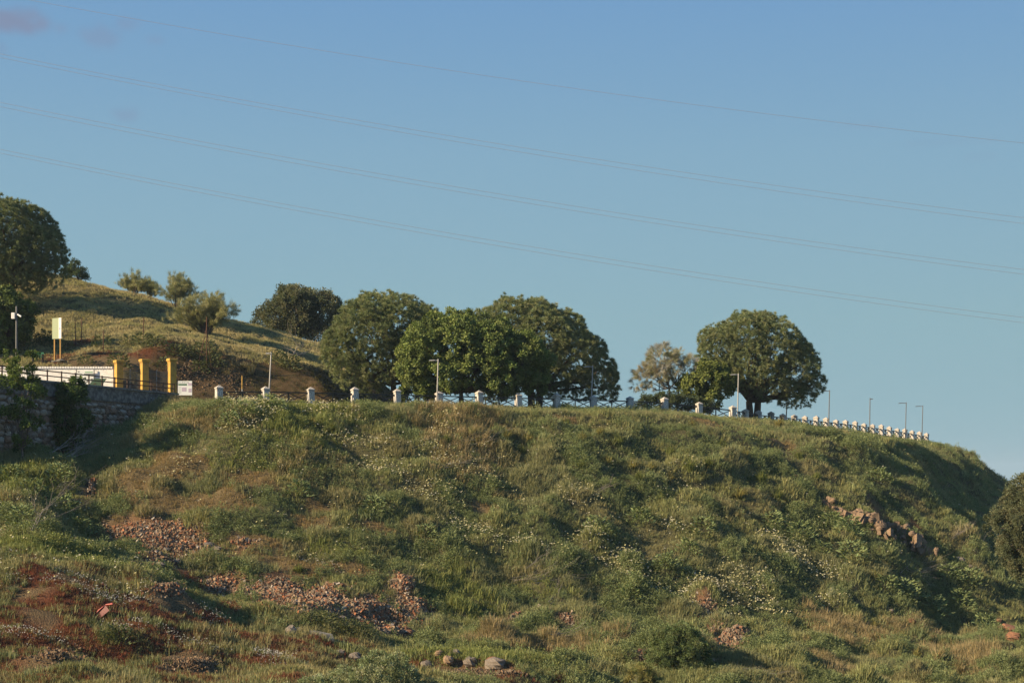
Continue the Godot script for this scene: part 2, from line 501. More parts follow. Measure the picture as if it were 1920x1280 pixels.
func foliage(parent: Node3D, lobes: Array, mesh: ArrayMesh, m: Material, cover: float, tuft: float, puff: float, per: int, colors: Array, upward: float, squash := 1.0, keep := 1.0, lumpy := 0.3):
	var xfs := []
	var tones := []
	for L in lobes:
		var c: Vector3 = L[0]
		var r: float = L[1]
		var n := int(cover * L[2] * 4.0 * PI * r * r)
		for i in n:
			var y := rf(-1, 1)
			var a := rf(0, TAU)
			var dir := Vector3(sqrt(1 - y * y) * cos(a), y, sqrt(1 - y * y) * sin(a))
			if dir.y < -0.35 and rng.randf() < 0.5: continue
			var lump := 1.0 + lumpy * n_mid.get_noise_3dv((c + dir * r) * 1.6) + 0.12 * n_small.get_noise_3dv((c + dir * r) * 1.2)
			var q := c + Vector3(dir.x, dir.y * squash, dir.z) * r * lump * rf(0.84, 1.0)
			var buried := false
			var inner := rng.randf() < 0.3
			if inner: q = c + (q - c) * rf(0.55, 0.85)
			for K in lobes:
				if not inner and K[0] != c and q.distance_to(K[0]) < K[1] * 0.8:
					buried = true
					break
			if buried or rng.randf() > keep: continue
			var out := (dir + Vector3.UP * upward).normalized()
			var base_i := rng.randi() % colors.size()
			var tone := rf(0.8, 1.2)
			for k in per:
				var od := (out + Vector3(rf(-1, 1), rf(-0.8, 1), rf(-1, 1)) * 0.9).normalized()
				var pos: Vector3 = q + od * puff * rf(0.45, 1.0) - out * puff * 0.4
				var s := tuft * rf(0.75, 1.25)
				xfs.append(Transform3D(basis_along(od, rf(0, TAU)).scaled_local(Vector3.ONE * s), pos - parent.position))
				var t := tone * rf(0.85, 1.15)
				tones.append(base_i * 3 + clampi(int((t - 0.7) * 5.0), 0, 2))
	var made := []
	for c in colors:
		for k in 3: made.append(tinted(mesh, strong(c, 0.8 + 0.2 * k)))
	var st := SurfaceTool.new()
	for i in xfs.size():
		st.append_from(made[tones[i]], 0, xfs[i])
	tris += xfs.size() * mesh.surface_get_array_len(0) / 3
	return part(parent, "crown", st.commit(), m)

func tinted(mesh: ArrayMesh, c: Color) -> ArrayMesh:
	var a := mesh.surface_get_arrays(0)
	var v: PackedColorArray = a[Mesh.ARRAY_COLOR]
	for i in v.size(): v[i] = Color(v[i].r * c.r, v[i].g * c.g, v[i].b * c.b)
	a[Mesh.ARRAY_COLOR] = v
	var out := ArrayMesh.new()
	out.add_surface_from_arrays(Mesh.PRIMITIVE_TRIANGLES, a)
	return out

func limbs(parent: Node3D, base: Vector3, fork: Vector3, ends: Array, r: float, m: Material, stems := 1):
	for s in stems:
		var st := begin()
		var off := Vector3(0.45 * s, 0, -0.2 * s)
		var b := base + off
		var f := fork + off * 1.6
		var mid := (b + f) * 0.5 + Vector3(0.06, 0, 0.05)
		tube(st, [b - Vector3(0, 0.4, 0) - parent.position, b + Vector3(0, 0.15, 0) - parent.position, mid - parent.position, f - parent.position], [r * 1.35, r * 1.05, r * 0.9, r * 0.8], 9, false)
		part(parent, "trunk", done(st), m)
		st = begin()
		for i in ends.size():
			if i % stems != s: continue
			var e: Vector3 = ends[i]
			var k1 := f.lerp(e, 0.35) + Vector3(rf(-0.2, 0.2), rf(-0.25, 0.15), rf(-0.2, 0.2))
			var k2 := f.lerp(e, 0.7) + Vector3(rf(-0.2, 0.2), rf(-0.1, 0.25), rf(-0.2, 0.2))
			tube(st, [f - parent.position, k1 - parent.position, k2 - parent.position, e - parent.position], [r * 0.5, r * 0.36, r * 0.24, r * 0.08], 6, false)
			for t in 3 if r > 0.12 else 0:
				var o := k2.lerp(e, rf(0.0, 0.8))
				var e2 := o + Vector3(rf(-1, 1), rf(-0.2, 0.8), rf(-1, 1)) * 0.9
				tube(st, [o - parent.position, (o + e2) * 0.5 - parent.position + Vector3(0, 0.08, 0), e2 - parent.position], [r * 0.16, r * 0.1, r * 0.03], 5, false)
		part(parent, "limbs", done(st), m)

func tree(called: String, label: String, category: String, group: String, d: float, trunk_px: Array, fork_py: float, r: float, raw: Array, mesh: ArrayMesh, cover: float, tuft: float, puff: float, per: int, colors: Array, upward: float, stems := 1, bark := "bark", keep := 1.0, squash := 1.0) -> Node3D:
	var b := at(trunk_px[0], trunk_px[1], d)
	b.y = gy(b.x, d)
	var o := thing(called, label, category, b, group)
	var lobes := crown_lobes(raw, d)
	var f := at(trunk_px[0], fork_py, d)
	f.y = maxf(f.y, b.y + 0.4)
	limbs(o, b, f, lobes.map(func(l): return l[0]), r, M[bark], stems)
	foliage(o, lobes, mesh, M.leaf, cover, tuft, puff, per, colors, upward, squash, keep, 0.2 if mesh == needle else 0.3)
	return o

# ---------------------------------------------------------------- build
func _ready():
	rng.seed = 20240501
	noise_setup()

	# camera: level, with the lens shifted up as the horizon lies low in the picture
	var cam := Camera3D.new()
	cam.name = "camera"
	add_child(cam)
	cam.position = Vector3(0, EYE, 0)
	cam.set_frustum(1280.0 / FOCAL * 0.5, Vector2(0, 260.0 / FOCAL * 0.5), 0.5, 6000.0)
	cam.current = true

	# sky, sun, exposure
	var env := Environment.new()
	env.background_mode = Environment.BG_SKY
	env.tonemap_mode = Environment.TONE_MAPPER_LINEAR
	env.tonemap_exposure = EXPOSURE
	env.fog_enabled = true
	env.fog_density = 0.00016
	env.fog_light_color = Color(0.75, 0.85, 0.95)
	env.sdfgi_enabled = true
	env.ssao_enabled = true
	env.ssil_enabled = true
	var sky := Sky.new()
	var pano := PanoramaSkyMaterial.new()
	pano.panorama = sky_picture()
	sky.sky_material = pano
	env.sky = sky
	var we := WorldEnvironment.new()
	we.name = "environment"
	we.environment = env
	add_child(we)
	var sun := DirectionalLight3D.new()
	sun.name = "sun"
	sun.light_energy = 1.6
	sun.light_color = Color(1.0, 0.89, 0.72)
	sun.light_angular_distance = 0.5
	sun.shadow_enabled = true
	add_child(sun)
	sun.look_at_from_position(Vector3(-0.85, 0.425, 0.37) * 100.0, Vector3.ZERO, Vector3.UP)

	# materials
	M.leaf = leaf_mat()
	M.bark = mottled([[0.0, lin(0.03, 0.022, 0.016)], [0.5, lin(0.09, 0.065, 0.045)], [1.0, lin(0.16, 0.115, 0.08)]], 0.05, 0.9, 0.95, 6.0)
	M.grey_bark = mottled([[0.0, lin(0.05, 0.042, 0.035)], [1.0, lin(0.2, 0.17, 0.14)]], 0.04, 1.1, 0.95, 4.0)
	M.dead = mottled([[0.0, lin(0.14, 0.12, 0.1)], [1.0, lin(0.36, 0.32, 0.27)]], 0.05, 1.5)
	M.whitewash = mottled([[0.0, lin(0.6, 0.58, 0.55)], [0.3, lin(0.72, 0.71, 0.69)], [0.45, lin(0.77, 0.765, 0.75)], [1.0, lin(0.8, 0.795, 0.785)]], 0.02, 0.55, 0.85, 1.5)
	M.post_paint = mottled([[0.0, lin(0.2, 0.18, 0.16)], [0.34, lin(0.3, 0.28, 0.25)], [0.48, lin(0.5, 0.48, 0.46)], [1.0, lin(0.64, 0.63, 0.61)]], 0.03, 1.4, 0.9, 2.0)
	M.post_cap = mottled([[0.0, lin(0.2, 0.18, 0.16)], [0.45, lin(0.42, 0.39, 0.35)], [1.0, lin(0.62, 0.59, 0.55)]], 0.03, 1.6, 0.95, 3.0)
	M.yellow = mottled([[0.0, lin(0.22, 0.14, 0.05)], [0.36, lin(0.47, 0.28, 0.05)], [1.0, lin(0.5, 0.31, 0.065)]], 0.015, 0.5, 0.8)
	M.iron = mat(lin(0.035, 0.03, 0.028), 0.6, 0.3)
	M.rust = mottled([[0.0, lin(0.04, 0.02, 0.014)], [1.0, lin(0.14, 0.06, 0.035)]], 0.06, 2.0)
	M.rail = mottled([[0.0, lin(0.03, 0.02, 0.016)], [1.0, lin(0.1, 0.055, 0.035)]], 0.05, 2.0)
	M.steel = mat(lin(0.33, 0.33, 0.33), 0.5, 0.35)
	M.dark_steel = mat(lin(0.12, 0.125, 0.13), 0.55, 0.4)
	M.white_plastic = mat(lin(0.78, 0.78, 0.76), 0.5)
	M.wood = mottled([[0.0, lin(0.3, 0.17, 0.05)], [1.0, lin(0.48, 0.3, 0.1)]], 0.03, 2.0)
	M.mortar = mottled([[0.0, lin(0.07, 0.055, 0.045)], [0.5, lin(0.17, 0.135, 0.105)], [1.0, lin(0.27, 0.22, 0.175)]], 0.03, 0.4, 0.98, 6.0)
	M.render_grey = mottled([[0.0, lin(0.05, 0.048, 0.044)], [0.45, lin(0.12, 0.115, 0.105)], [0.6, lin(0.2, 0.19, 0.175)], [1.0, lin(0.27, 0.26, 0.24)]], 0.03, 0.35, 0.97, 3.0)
	M.cable = mat(lin(0.3, 0.27, 0.28), 0.6, 0.2)

	build_heights()
	lay_patches()
	build_ground()
	needle = needle_proto()
	sprays.broad = spray_proto(18, 0.66, 0.64)
	sprays.small = spray_proto(20, 0.48, 0.52)
	twig = twig_proto(34)
	build_walls()
	build_fence()
	build_lamps()
	build_signs()
	build_trees()
	build_brooms()
	build_wires()
	build_rocks()
	build_branches()
	build_tussocks()
	build_grass()

func sky_picture() -> ImageTexture:
	var w := 2048
	var h := 1024
	var im := Image.create(w, h, false, Image.FORMAT_RGBF)
	var row := []
	for j in h:
		var e := (0.5 - (j + 0.5) / h) * 180.0
		var c: Color
		var k := [[-90.0, Color(0.29, 0.455, 0.515)], [0.0, Color(0.29, 0.455, 0.515)], [5.7, Color(0.272, 0.445, 0.515)], [8.5, Color(0.255, 0.43, 0.54)], [11.4, Color(0.234, 0.41, 0.555)], [14.0, Color(0.203, 0.377, 0.565)], [17.0, Color(0.172, 0.343, 0.575)], [35.0, Color(0.12, 0.26, 0.5)], [90.0, Color(0.06, 0.15, 0.36)]]
		c = k[0][1]
		for i in k.size() - 1:
			if e >= k[i][0]:
				c = k[i][1].lerp(k[i + 1][1], clampf((e - k[i][0]) / (k[i + 1][0] - k[i][0]), 0, 1))
		c = Color(c.r / EXPOSURE, c.g / EXPOSURE, c.b / EXPOSURE)
		row.append(c)
		im.fill_rect(Rect2i(0, j, w, 1), c)
	# small ragged clouds all round the sky; its left edge faces -z
	var n := FastNoiseLite.new()
	n.seed = 5; n.frequency = 0.028; n.fractal_octaves = 5
	var clouds := []
	for c in [[10, 44, 100, 26, 0.95], [42, 30, 36, 14, 0.6], [188, 72, 42, 24, 0.4], [242, 46, 26, 14, 0.35], [288, 74, 22, 7, 0.35], [236, 218, 28, 17, 0.33], [0, 92, 16, 12, 0.3], [1610, 240, 70, 6, 0.22], [1760, 272, 150, 7, 0.13], [1840, 292, 40, 8, 0.12]]:
		var v := at(c[0], c[1], 100.0) - Vector3(0, EYE, 0)
		clouds.append([rad_to_deg(atan2(v.x, -v.z)), rad_to_deg(asin(v.normalized().y)), c[2] * 0.0191, c[3] * 0.0191, c[4]])
	var r2 := RandomNumberGenerator.new()
	r2.seed = 3
	for i in 60:
		var az := r2.randf_range(20, 340)
		clouds.append([az, r2.randf_range(8, 40), r2.randf_range(0.6, 3), r2.randf_range(0.3, 0.8), r2.randf_range(0.15, 0.6)])
	for c in clouds:
		var ci := int(c[0] / 360.0 * w)
		var cj := int((0.5 - c[1] / 180.0) * h)
		var ri := int(c[2] * 2.2 / 360.0 * w) + 3
		var rj := int(c[3] * 2.2 / 180.0 * h) + 3
		for j in range(cj - rj, cj + rj + 1):
			for i in range(ci - ri, ci + ri + 1):
				var ii := posmod(i, w)
				var dx: float = (i + 0.5) / w * 360.0 - c[0]
				var dy: float = (0.5 - (j + 0.5) / h) * 180.0 - c[1]
				var q := Vector2(dx / c[2], dy / c[3] * (1.0 if dy > 0 else 1.7)).length() + n.get_noise_2d(i * 9.0, j * 14.0) * 0.55
				var a: float = c[4] * (1.0 - smoothstep(0.5, 1.1, q))
				if a > 0:
					var b := im.get_pixel(ii, j)
					im.set_pixel(ii, j, b.lerp(Color(0.112, 0.142, 0.212), a))
	return ImageTexture.create_from_image(im)

func build_ground():
	var st := SurfaceTool.new()
	st.begin(Mesh.PRIMITIVE_TRIANGLES)
	var soil := Color(0.15, 0.11, 0.06)
	var n := FastNoiseLite.new()
	n.seed = 77; n.frequency = 0.7; n.fractal_octaves = 3
	for j in ND:
		for i in NX:
			var x := X0 + i * STEP
			var d := D0 + j * STEP
			var k := j * NX + i
			var c := Color(0.15, 0.145, 0.08)
			c = c.lerp(Color(0.24, 0.175, 0.1), paint.tan[k] * 0.7)
			c = c.lerp(Color(0.17, 0.065, 0.04), paint.red[k] * 0.9)
			c = c.lerp(Color(0.2, 0.15, 0.09), paint.bare[k])
			var bank := smoothstep(1.0, -6.0, x) * smoothstep(73.0, 67.5, d)
			c = c.lerp(Color(0.16, 0.065, 0.042), bank * clampf(0.7 + 1.1 * n_mid.get_noise_2d(x * 1.1, d * 0.8 + 90), 0.0, 1.0) * (1.0 - paint.bare[k]))
			c = c.lerp(Color(0.26, 0.155, 0.09), paint.rubble[k])
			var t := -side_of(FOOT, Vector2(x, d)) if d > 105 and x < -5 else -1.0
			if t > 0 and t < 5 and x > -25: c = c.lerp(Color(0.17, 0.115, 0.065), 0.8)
			if side_of(WALL, Vector2(x, d)) < -0.5 and t < 0 and x < -19: c = Color(0.24, 0.2, 0.15)
			var v := 1.0 + 0.45 * n.get_noise_2d(x * 1.3, d * 1.3)
			st.set_color(Color(c.r * v, c.g * v, c.b * v))
			st.add_vertex(Vector3(x, HG[k], -d))
	for j in ND - 1:
		for i in NX - 1:
			var k := j * NX + i
			for v in [k, k + NX, k + NX + 1, k, k + NX + 1, k + 1]: st.add_index(v)
	# the land goes on to the horizon, and back under and behind the viewer
	var ring := []
	for i in NX: ring.append(i)
	for j in range(1, ND): ring.append(j * NX + NX - 1)
	for i in range(NX - 2, -1, -1): ring.append((ND - 1) * NX + i)
	for j in range(ND - 2, 0, -1): ring.append(j * NX)
	var first := NX * ND
	for lap in 2:
		for k in ring:
			var p := Vector2(X0 + (k % NX) * STEP, D0 + (k / NX) * STEP) - Vector2(0, 120)
			var q: Vector2 = p.normalized() * (260.0 if lap == 0 else 4500.0)
			st.set_color(Color(0.09, 0.085, 0.04))
			st.add_vertex(Vector3(q.x, (0.6 if lap == 0 else -120.0), -(q.y + 120)))
	var m := ring.size()
	for lap in 2:
		for i in m:
			var a: int = ring[i] if lap == 0 else first + i
			var b: int = ring[(i + 1) % m] if lap == 0 else first + (i + 1) % m
			var c := first + lap * m + i
			var e := first + lap * m + (i + 1) % m
			for v in [a, b, e, a, e, c]: st.add_index(v)
	st.generate_normals()
	var mt := StandardMaterial3D.new()
	mt.vertex_color_use_as_albedo = true
	mt.roughness = 0.97
	mt.metallic_specular = 0.1
	var nn := FastNoiseLite.new()
	nn.seed = 8; nn.frequency = 0.06; nn.fractal_octaves = 5
	var tx := NoiseTexture2D.new()
	tx.width = 512; tx.height = 512; tx.seamless = true; tx.noise = nn
	var g := Gradient.new()
	g.offsets = PackedFloat32Array([0.0, 0.5, 1.0])
	g.colors = PackedColorArray([Color(0.5, 0.48, 0.46), Color(0.8, 0.8, 0.8), Color(1, 0.98, 0.95)])
	tx.color_ramp = g
	mt.albedo_texture = tx
	var nt := NoiseTexture2D.new()
	nt.width = 512; nt.height = 512; nt.seamless = true; nt.noise = nn; nt.as_normal_map = true; nt.bump_strength = 8.0
	mt.normal_enabled = true
	mt.normal_texture = nt
	mt.uv1_triplanar = true
	mt.uv1_world_triplanar = true
	mt.uv1_scale = Vector3.ONE * 0.35
	var o := MeshInstance3D.new()
	o.name = "terrain"
	o.mesh = st.commit()
	o.material_override = mt
	add_child(o)
	meta(o, "", "", "", "structure")

# ---------------------------------------------------------------- walls, pillars, railings
func build_walls():
	# stone retaining wall: rubble masonry below, a rendered band above, a coping
	var a := Vector2(-29.5, 84.3)
	var b := Vector2(-22.2, 105.0)
	var len := a.distance_to(b)
	var dir := Vector3(b.x - a.x, 0, -(b.y - a.y)).normalized()
	var out := Vector3(-dir.z, 0, dir.x)
	if out.x < 0: out = -out
	var bs := Basis(dir, Vector3.UP, dir.cross(Vector3.UP))
	var mid := Vector3((a.x + b.x) * 0.5, 0, -(a.y + b.y) * 0.5)
	var o := thing("retaining_wall", "old rubble stone retaining wall in shade below the dark railing", "wall", mid)
	var top := EYE + 5.6
	var st := begin()
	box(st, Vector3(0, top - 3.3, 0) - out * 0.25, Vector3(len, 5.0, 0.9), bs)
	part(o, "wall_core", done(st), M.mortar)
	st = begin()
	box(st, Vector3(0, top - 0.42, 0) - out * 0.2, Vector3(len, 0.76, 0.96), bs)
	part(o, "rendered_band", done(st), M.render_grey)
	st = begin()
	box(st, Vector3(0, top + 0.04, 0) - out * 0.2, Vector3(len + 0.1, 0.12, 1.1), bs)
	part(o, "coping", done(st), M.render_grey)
	var stones := []
	for k in 4: stones.append(rock_proto(400 + k, 1.0))
	var sm := []
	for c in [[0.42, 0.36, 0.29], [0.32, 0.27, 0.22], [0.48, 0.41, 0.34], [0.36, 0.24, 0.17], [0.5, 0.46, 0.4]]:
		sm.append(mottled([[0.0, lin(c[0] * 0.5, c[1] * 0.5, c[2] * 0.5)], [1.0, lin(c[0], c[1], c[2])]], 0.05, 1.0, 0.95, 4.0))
	var y := top - 1.0
	var count := 0
	while y > top - 5.0:
		var h := rf(0.2, 0.36)
		var s := -len * 0.5 + rf(0.0, 0.4)
		while s < len * 0.5 - 0.3 and count < 300:
			var w := rf(0.25, 0.75)
			var p := Vector3(0, y - h * 0.5 + rf(-0.06, 0.06), 0) + dir * (s + w * 0.5) + out * 0.2
			var q := mid + p
			if q.y > gy(q.x + 0.4, -q.z) - 0.2:
				var xf := Transform3D(bs * Basis(Vector3.BACK, rf(-0.06, 0.06)), p)
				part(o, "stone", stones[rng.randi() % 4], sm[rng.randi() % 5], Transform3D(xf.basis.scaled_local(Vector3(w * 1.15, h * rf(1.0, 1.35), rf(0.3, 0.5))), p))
				count += 1
			s += w + rf(0.02, 0.25)
		y -= h + 0.04

	# iron railing along the top of that wall
	var r := thing("railing", "low dark two-rail railing on top of the stone retaining wall", "railing", mid + Vector3(0, top + 0.1, 0))
	st = begin()
	var n := 16
	for k in 2:
		var yy := 0.3 + 0.28 * k
		st = begin()
		rodbar(st, -dir * len * 0.5 + Vector3(0, yy, 0), dir * len * 0.5 + Vector3(0, yy, 0), 0.06, 0.05)
		part(r, "rail", done(st), M.rail)
	st = begin()
	chambox(st, Vector3(0, 0.32, 0), Vector3(0.07, 0.66, 0.07), 0.01)
	var pm := done(st)
	for k in n + 1:
		part(r, "post", pm, M.rail, Transform3D(bs, dir * (-len * 0.5 + len * k / n)))

	# white boundary wall behind the road
	var w0 := at(-140, 700, 107.3)
	var w1 := at(213, 700, 107.3)
	var wy := gy(w1.x, 106.0)
	var wt := at(0, 688.5, 107.3).y
	var ww := thing("white_wall", "long whitewashed boundary wall left of the yellow pillars", "wall", Vector3((w0.x + w1.x) * 0.5, wy, -107.3))
	st = begin()
	chambox(st, Vector3(0, (wt - wy) * 0.5 - 0.25, 0), Vector3(w1.x - w0.x, wt - wy + 0.4, 0.3), 0.02)
	part(ww, "wall_body", done(st), M.whitewash)
	st = begin()
	var nt := int((w1.x - w0.x) / 0.17)
	for k in nt:
		var x := (w0.x - w1.x) * 0.5 + 0.085 + k * 0.17
		tube(st, [Vector3(x, wt - wy - 0.03, -0.22), Vector3(x, wt - wy - 0.03, 0.22)], [0.075, 0.075], 7)
	meta(part(ww, "coping_tiles", done(st), M.whitewash), "", "", "", "stuff")

	# three yellow pillars, wire mesh between them
	var tall := ["yellow plaster pillar at the end of the white wall", "middle one of the three yellow plaster pillars", "yellow plaster pillar beside the white information board, rightmost of three"]
	var px := [[222, 730, 675], [270, 734, 673], [322, 738, 672]]
	var pts := []
	for k in 3:
		var d := 107.0 + 0.3 * k
		var p := at(px[k][0], px[k][1], d)
		p.y = gy(p.x, d)
		var h := at(0, px[k][2], d).y - p.y
		var t := thing("yellow_pillar", tall[k], "pillar", p, "yellow pillars by the road", 0.6)
		st = begin()
		chambox(st, Vector3(0, h * 0.5 - 0.2, 0), Vector3(0.46, h + 0.1, 0.46), 0.02)
		part(t, "shaft", done(st), M.yellow)
		st = begin()
		chambox(st, Vector3(0, h - 0.21, 0), Vector3(0.52, 0.06, 0.52), 0.015)
		chambox(st, Vector3(0, h - 0.09, 0), Vector3(0.6, 0.16, 0.6), 0.03)
		part(t, "capital", done(st), M.yellow)
		pts.append(p)
	var names := ["grey wire mesh panel between the left and middle yellow pillars", "grey wire mesh panel between the middle and right yellow pillars"]
	for k in 2:
		var p0: Vector3 = pts[k]
		var p1: Vector3 = pts[k + 1]
		var t := thing("mesh_panel", names[k], "fence panel", (p0 + p1) * 0.5, "wire mesh panels between yellow pillars")
		var e := (p1 - p0) * 0.5
		st = begin()
		for i in 19:
			var f := e * (-0.85 + 1.7 * i / 18.0)
			tube(st, [f + Vector3(0, 0.05, 0), f + Vector3(0, 1.75, 0)], [0.008, 0.008], 4)
		meta(part(t, "vertical_wires", done(st), M.dark_steel), "", "", "", "stuff")
		st = begin()
		for i in 6:
			var f := Vector3(0, 0.1 + 0.32 * i, 0.012)
			tube(st, [f - e * 0.86, f + e * 0.86], [0.009, 0.009], 4)
		meta(part(t, "horizontal_wires", done(st), M.dark_steel), "", "", "", "stuff")
		st = begin()
		tube(st, [Vector3(-0.1, 0, 0), Vector3(-0.1, 1.85, 0)], [0.025, 0.025], 6)
		part(t, "post", done(st), M.steel)

# ---------------------------------------------------------------- crest fence
var front_posts := []
var back_posts := []
func fence_lines():
	var a := Vector2((410 - 960) / FOCAL * 95.0, 95.0)
	var b := Vector2((1311 - 960) / FOCAL * 112.5, 112.5)
	for k in 13:
		front_posts.append(a.lerp(b, k / 12.0))
	front_posts.append(a.lerp(b, 1.0) + (b - a) / 12.0)
	var c: Vector2 = front_posts[13]
	var e := Vector2((1738 - 960) / FOCAL * 160.0, 160.0)
	for k in range(1, 21):
		back_posts.append(c.lerp(e, k / 20.0))
func build_fence():
	fence_lines()
	var st := begin()
	chambox(st, Vector3(0, 0.34, 0), Vector3(0.39, 1.08, 0.39), 0.025)
	var body := done(st)
	st = begin()
	chambox(st, Vector3(0, 0.91, 0), Vector3(0.44, 0.07, 0.44), 0.015)
	var h := 0.21
	var c := [Vector3(-h, 0.945, h), Vector3(h, 0.945, h), Vector3(h, 0.945, -h), Vector3(-h, 0.945, -h)]
	for k in 4:
		for v in [c[k], Vector3(0, 1.1, 0), c[(k + 1) % 4]]: st.add_vertex(v)
	var cap := done(st)
	var names := ["white-posted fence with dark cross braces along the front crest", "white-posted fence with dark cross braces receding along the far right crest"]
	var rows := [front_posts, [front_posts[13]] + back_posts]
	for r in 2:
		var row: Array = rows[r]
		var dir: Vector2 = row[-1] - row[0]
		var turn := atan2(dir.y, dir.x)
		var home: Vector2 = row[0]
		var fence := thing("crest_fence", names[r], "fence", Vector3(home.x, gy(home.x, home.y), -home.y), "crest fences")
		for k in row.size():
			if r == 1 and k == 0: continue
			var p: Vector2 = row[k]
			var xf := Transform3D((Basis.from_euler(Vector3(rf(-0.03, 0.03), 0, rf(-0.03, 0.03))) * Basis(Vector3.UP, turn + rf(-0.08, 0.08))).scaled_local(Vector3(rf(0.95, 1.05), rf(0.92, 1.06), 1)), Vector3(p.x, gy(p.x, p.y) + 0.1, -p.y) - fence.position)
			var o := part(fence, "post", body, M.post_paint, xf)
			part(o, "cap", cap, M.post_cap)
		for k in row.size() - 1:
			var a: Vector2 = row[k]
			var b: Vector2 = row[k + 1]
			var pa := Vector3(a.x, gy(a.x, a.y) + 0.08, -a.y)
			var pb := Vector3(b.x, gy(b.x, b.y) + 0.08, -b.y)
			var e := (pb - pa) * 0.5
			e -= e.normalized() * 0.2
			var up := Vector3.UP
			st = begin(); rodbar(st, -e + up * 0.72, e + up * 0.72, 0.075, 0.06)
			var panel := part(fence, "panel", done(st), M.iron, Transform3D(Basis(), (pa + pb) * 0.5 - fence.position))
			st = begin(); rodbar(st, -e + up * 0.16, e + up * 0.16, 0.06, 0.05)
			part(panel, "bottom_rail", done(st), M.iron)
			st = begin(); rodbar(st, up * -0.1, up * 0.68, 0.08, 0.08)
			part(panel, "upright", done(st), M.iron)
			for s in [-1.0, 1.0]:
				for w in [0, 1]:
					st = begin()
					rodbar(st, e * s + up * (0.68 if w else 0.2), e * 0.03 * s + up * (0.2 if w else 0.68), 0.05, 0.03 + 0.012 * w)
					part(panel, "brace", done(st), M.iron)

# ---------------------------------------------------------------- lamps and wires
func build_lamps():
	# top px, top py, foot px, foot py, depth, label, arm
	var L := [
		[508, 660, 503, 748, 97.0, "slim grey lamp post behind the second white post, leftmost lamp", -0.14],
		[821.5, 673, 819, 760, 101.5, "slim grey lamp post in front of the leafy broadleaf tree", -0.26],
		[1111.5, 685, 1108, 772, 107.5, "slim grey lamp post against the dark right side of the big pine", -0.26],
		[1385, 700, 1383, 780, 114.5, "slim grey lamp post in front of the lone right-hand pine", -0.26],
		[1477, 724, 1474, 786, 124.0, "thin grey lamp post under the right edge of the lone pine", 0.0],
		[1556, 731, 1554, 800, 131.0, "dark lamp post just right of the lone pine, arm to the left", -0.3],
		[1632, 746, 1631, 812, 141.0, "lamp post standing alone in the middle of the far fence", 0.1],
		[1700, 754, 1698, 817, 151.0, "lamp post with left arm, second from the far end of the fence", -0.34],
		[1731, 760, 1729, 822, 157.0, "lamp post with left arm at the far end of the fence", -0.34],
		[1236.5, 715, 1235.5, 770, 121.0, "thin dark pole behind the pale feathery tamarisk", 0.0]]
	for k in L.size():
		var l: Array = L[k]
		var p := at(l[2], l[3], l[4])
		var g := gy(p.x, l[4])
		var q := at(l[0], l[1], l[4])
		var t := thing("lamp_post", l[5], "lamp post", Vector3(p.x, g, p.z), "lamp posts along the crest fence")
		var h: float = q.y - g
		var lean: float = q.x - p.x
		var m: Material = M.steel if k < 4 else M.dark_steel
		var st := begin()
		tube(st, [Vector3(0, -0.2, 0), Vector3(lean * 0.5, h * 0.5, 0), Vector3(lean, h, 0)], [0.05, 0.043, 0.038], 8)
		part(t, "pole", done(st), m)
		st = begin()
		tube(st, [Vector3(0, 0, 0), Vector3(0, 0.06, 0)], [0.13, 0.13], 8)
		part(t, "base_plate", done(st), m)
		if absf(l[6]) > 0.01:
			st = begin()
			var e: float = l[6]
			box(st, Vector3(lean + e * 0.5, h - 0.08, 0), Vector3(absf(e) + 0.06, 0.05, 0.05))
			part(t, "arm", done(st), m)
			st = begin()
			box(st, Vector3(lean + e * 1.5, h - 0.08, 0), Vector3(absf(e) * 1.1 + 0.1, 0.06, 0.16), Basis(Vector3.BACK, -0.06 * signf(e)), 0.85)
			part(t, "lamp_head", done(st), m)

func build_wires():
	var W := [
		[55, 0, 1920, 268, "single highest power line crossing the sky"],
		[0, 101, 1920, 408, "upper wire of the highest pair of power lines"],
		[0, 108, 1920, 419, "lower wire of the highest pair of power lines"],
		[0, 192, 1920, 505, "upper wire of the middle pair of power lines"],
		[0, 200, 1920, 514, "lower wire of the middle pair of power lines"],
		[0, 280, 1920, 595, "upper wire of the lowest pair of power lines"],
		[0, 287, 1920, 605, "lower wire of the lowest pair of power lines"]]
	for w in W:
		var a := at(w[0], w[1], 150.0)
		var b := at(w[2], w[3], 150.0)
		var pts := []
		var rad := []
		for k in 41:
			var t := lerpf(-0.35, 1.35, k / 40.0)
			var p := a.lerp(b, t)
			p.y -= 0.95 * 4.0 * t * (1.0 - t)
			pts.append(p - a)
			rad.append(0.013)
		var st := begin()
		tube(st, pts, rad, 5)
		solid("power_line", done(st), M.cable, a, w[4], "power line", "power lines across the sky")

# ---------------------------------------------------------------- signs, posts, small furniture
func text_mesh(words: String, size: float) -> TextMesh:
	var tm := TextMesh.new()
	var f := SystemFont.new()
	f.font_names = PackedStringArray(["Droid Sans"])
	tm.font = f
	tm.text = words
	tm.font_size = 32
	tm.pixel_size = size / 32.0
	tm.depth = 0.004
	return tm
func slab(st: SurfaceTool, x0: float, y0: float, x1: float, y1: float, z: float):
	box(st, Vector3((x0 + x1) * 0.5, (y0 + y1) * 0.5, z), Vector3(x1 - x0, y1 - y0, 0.006))

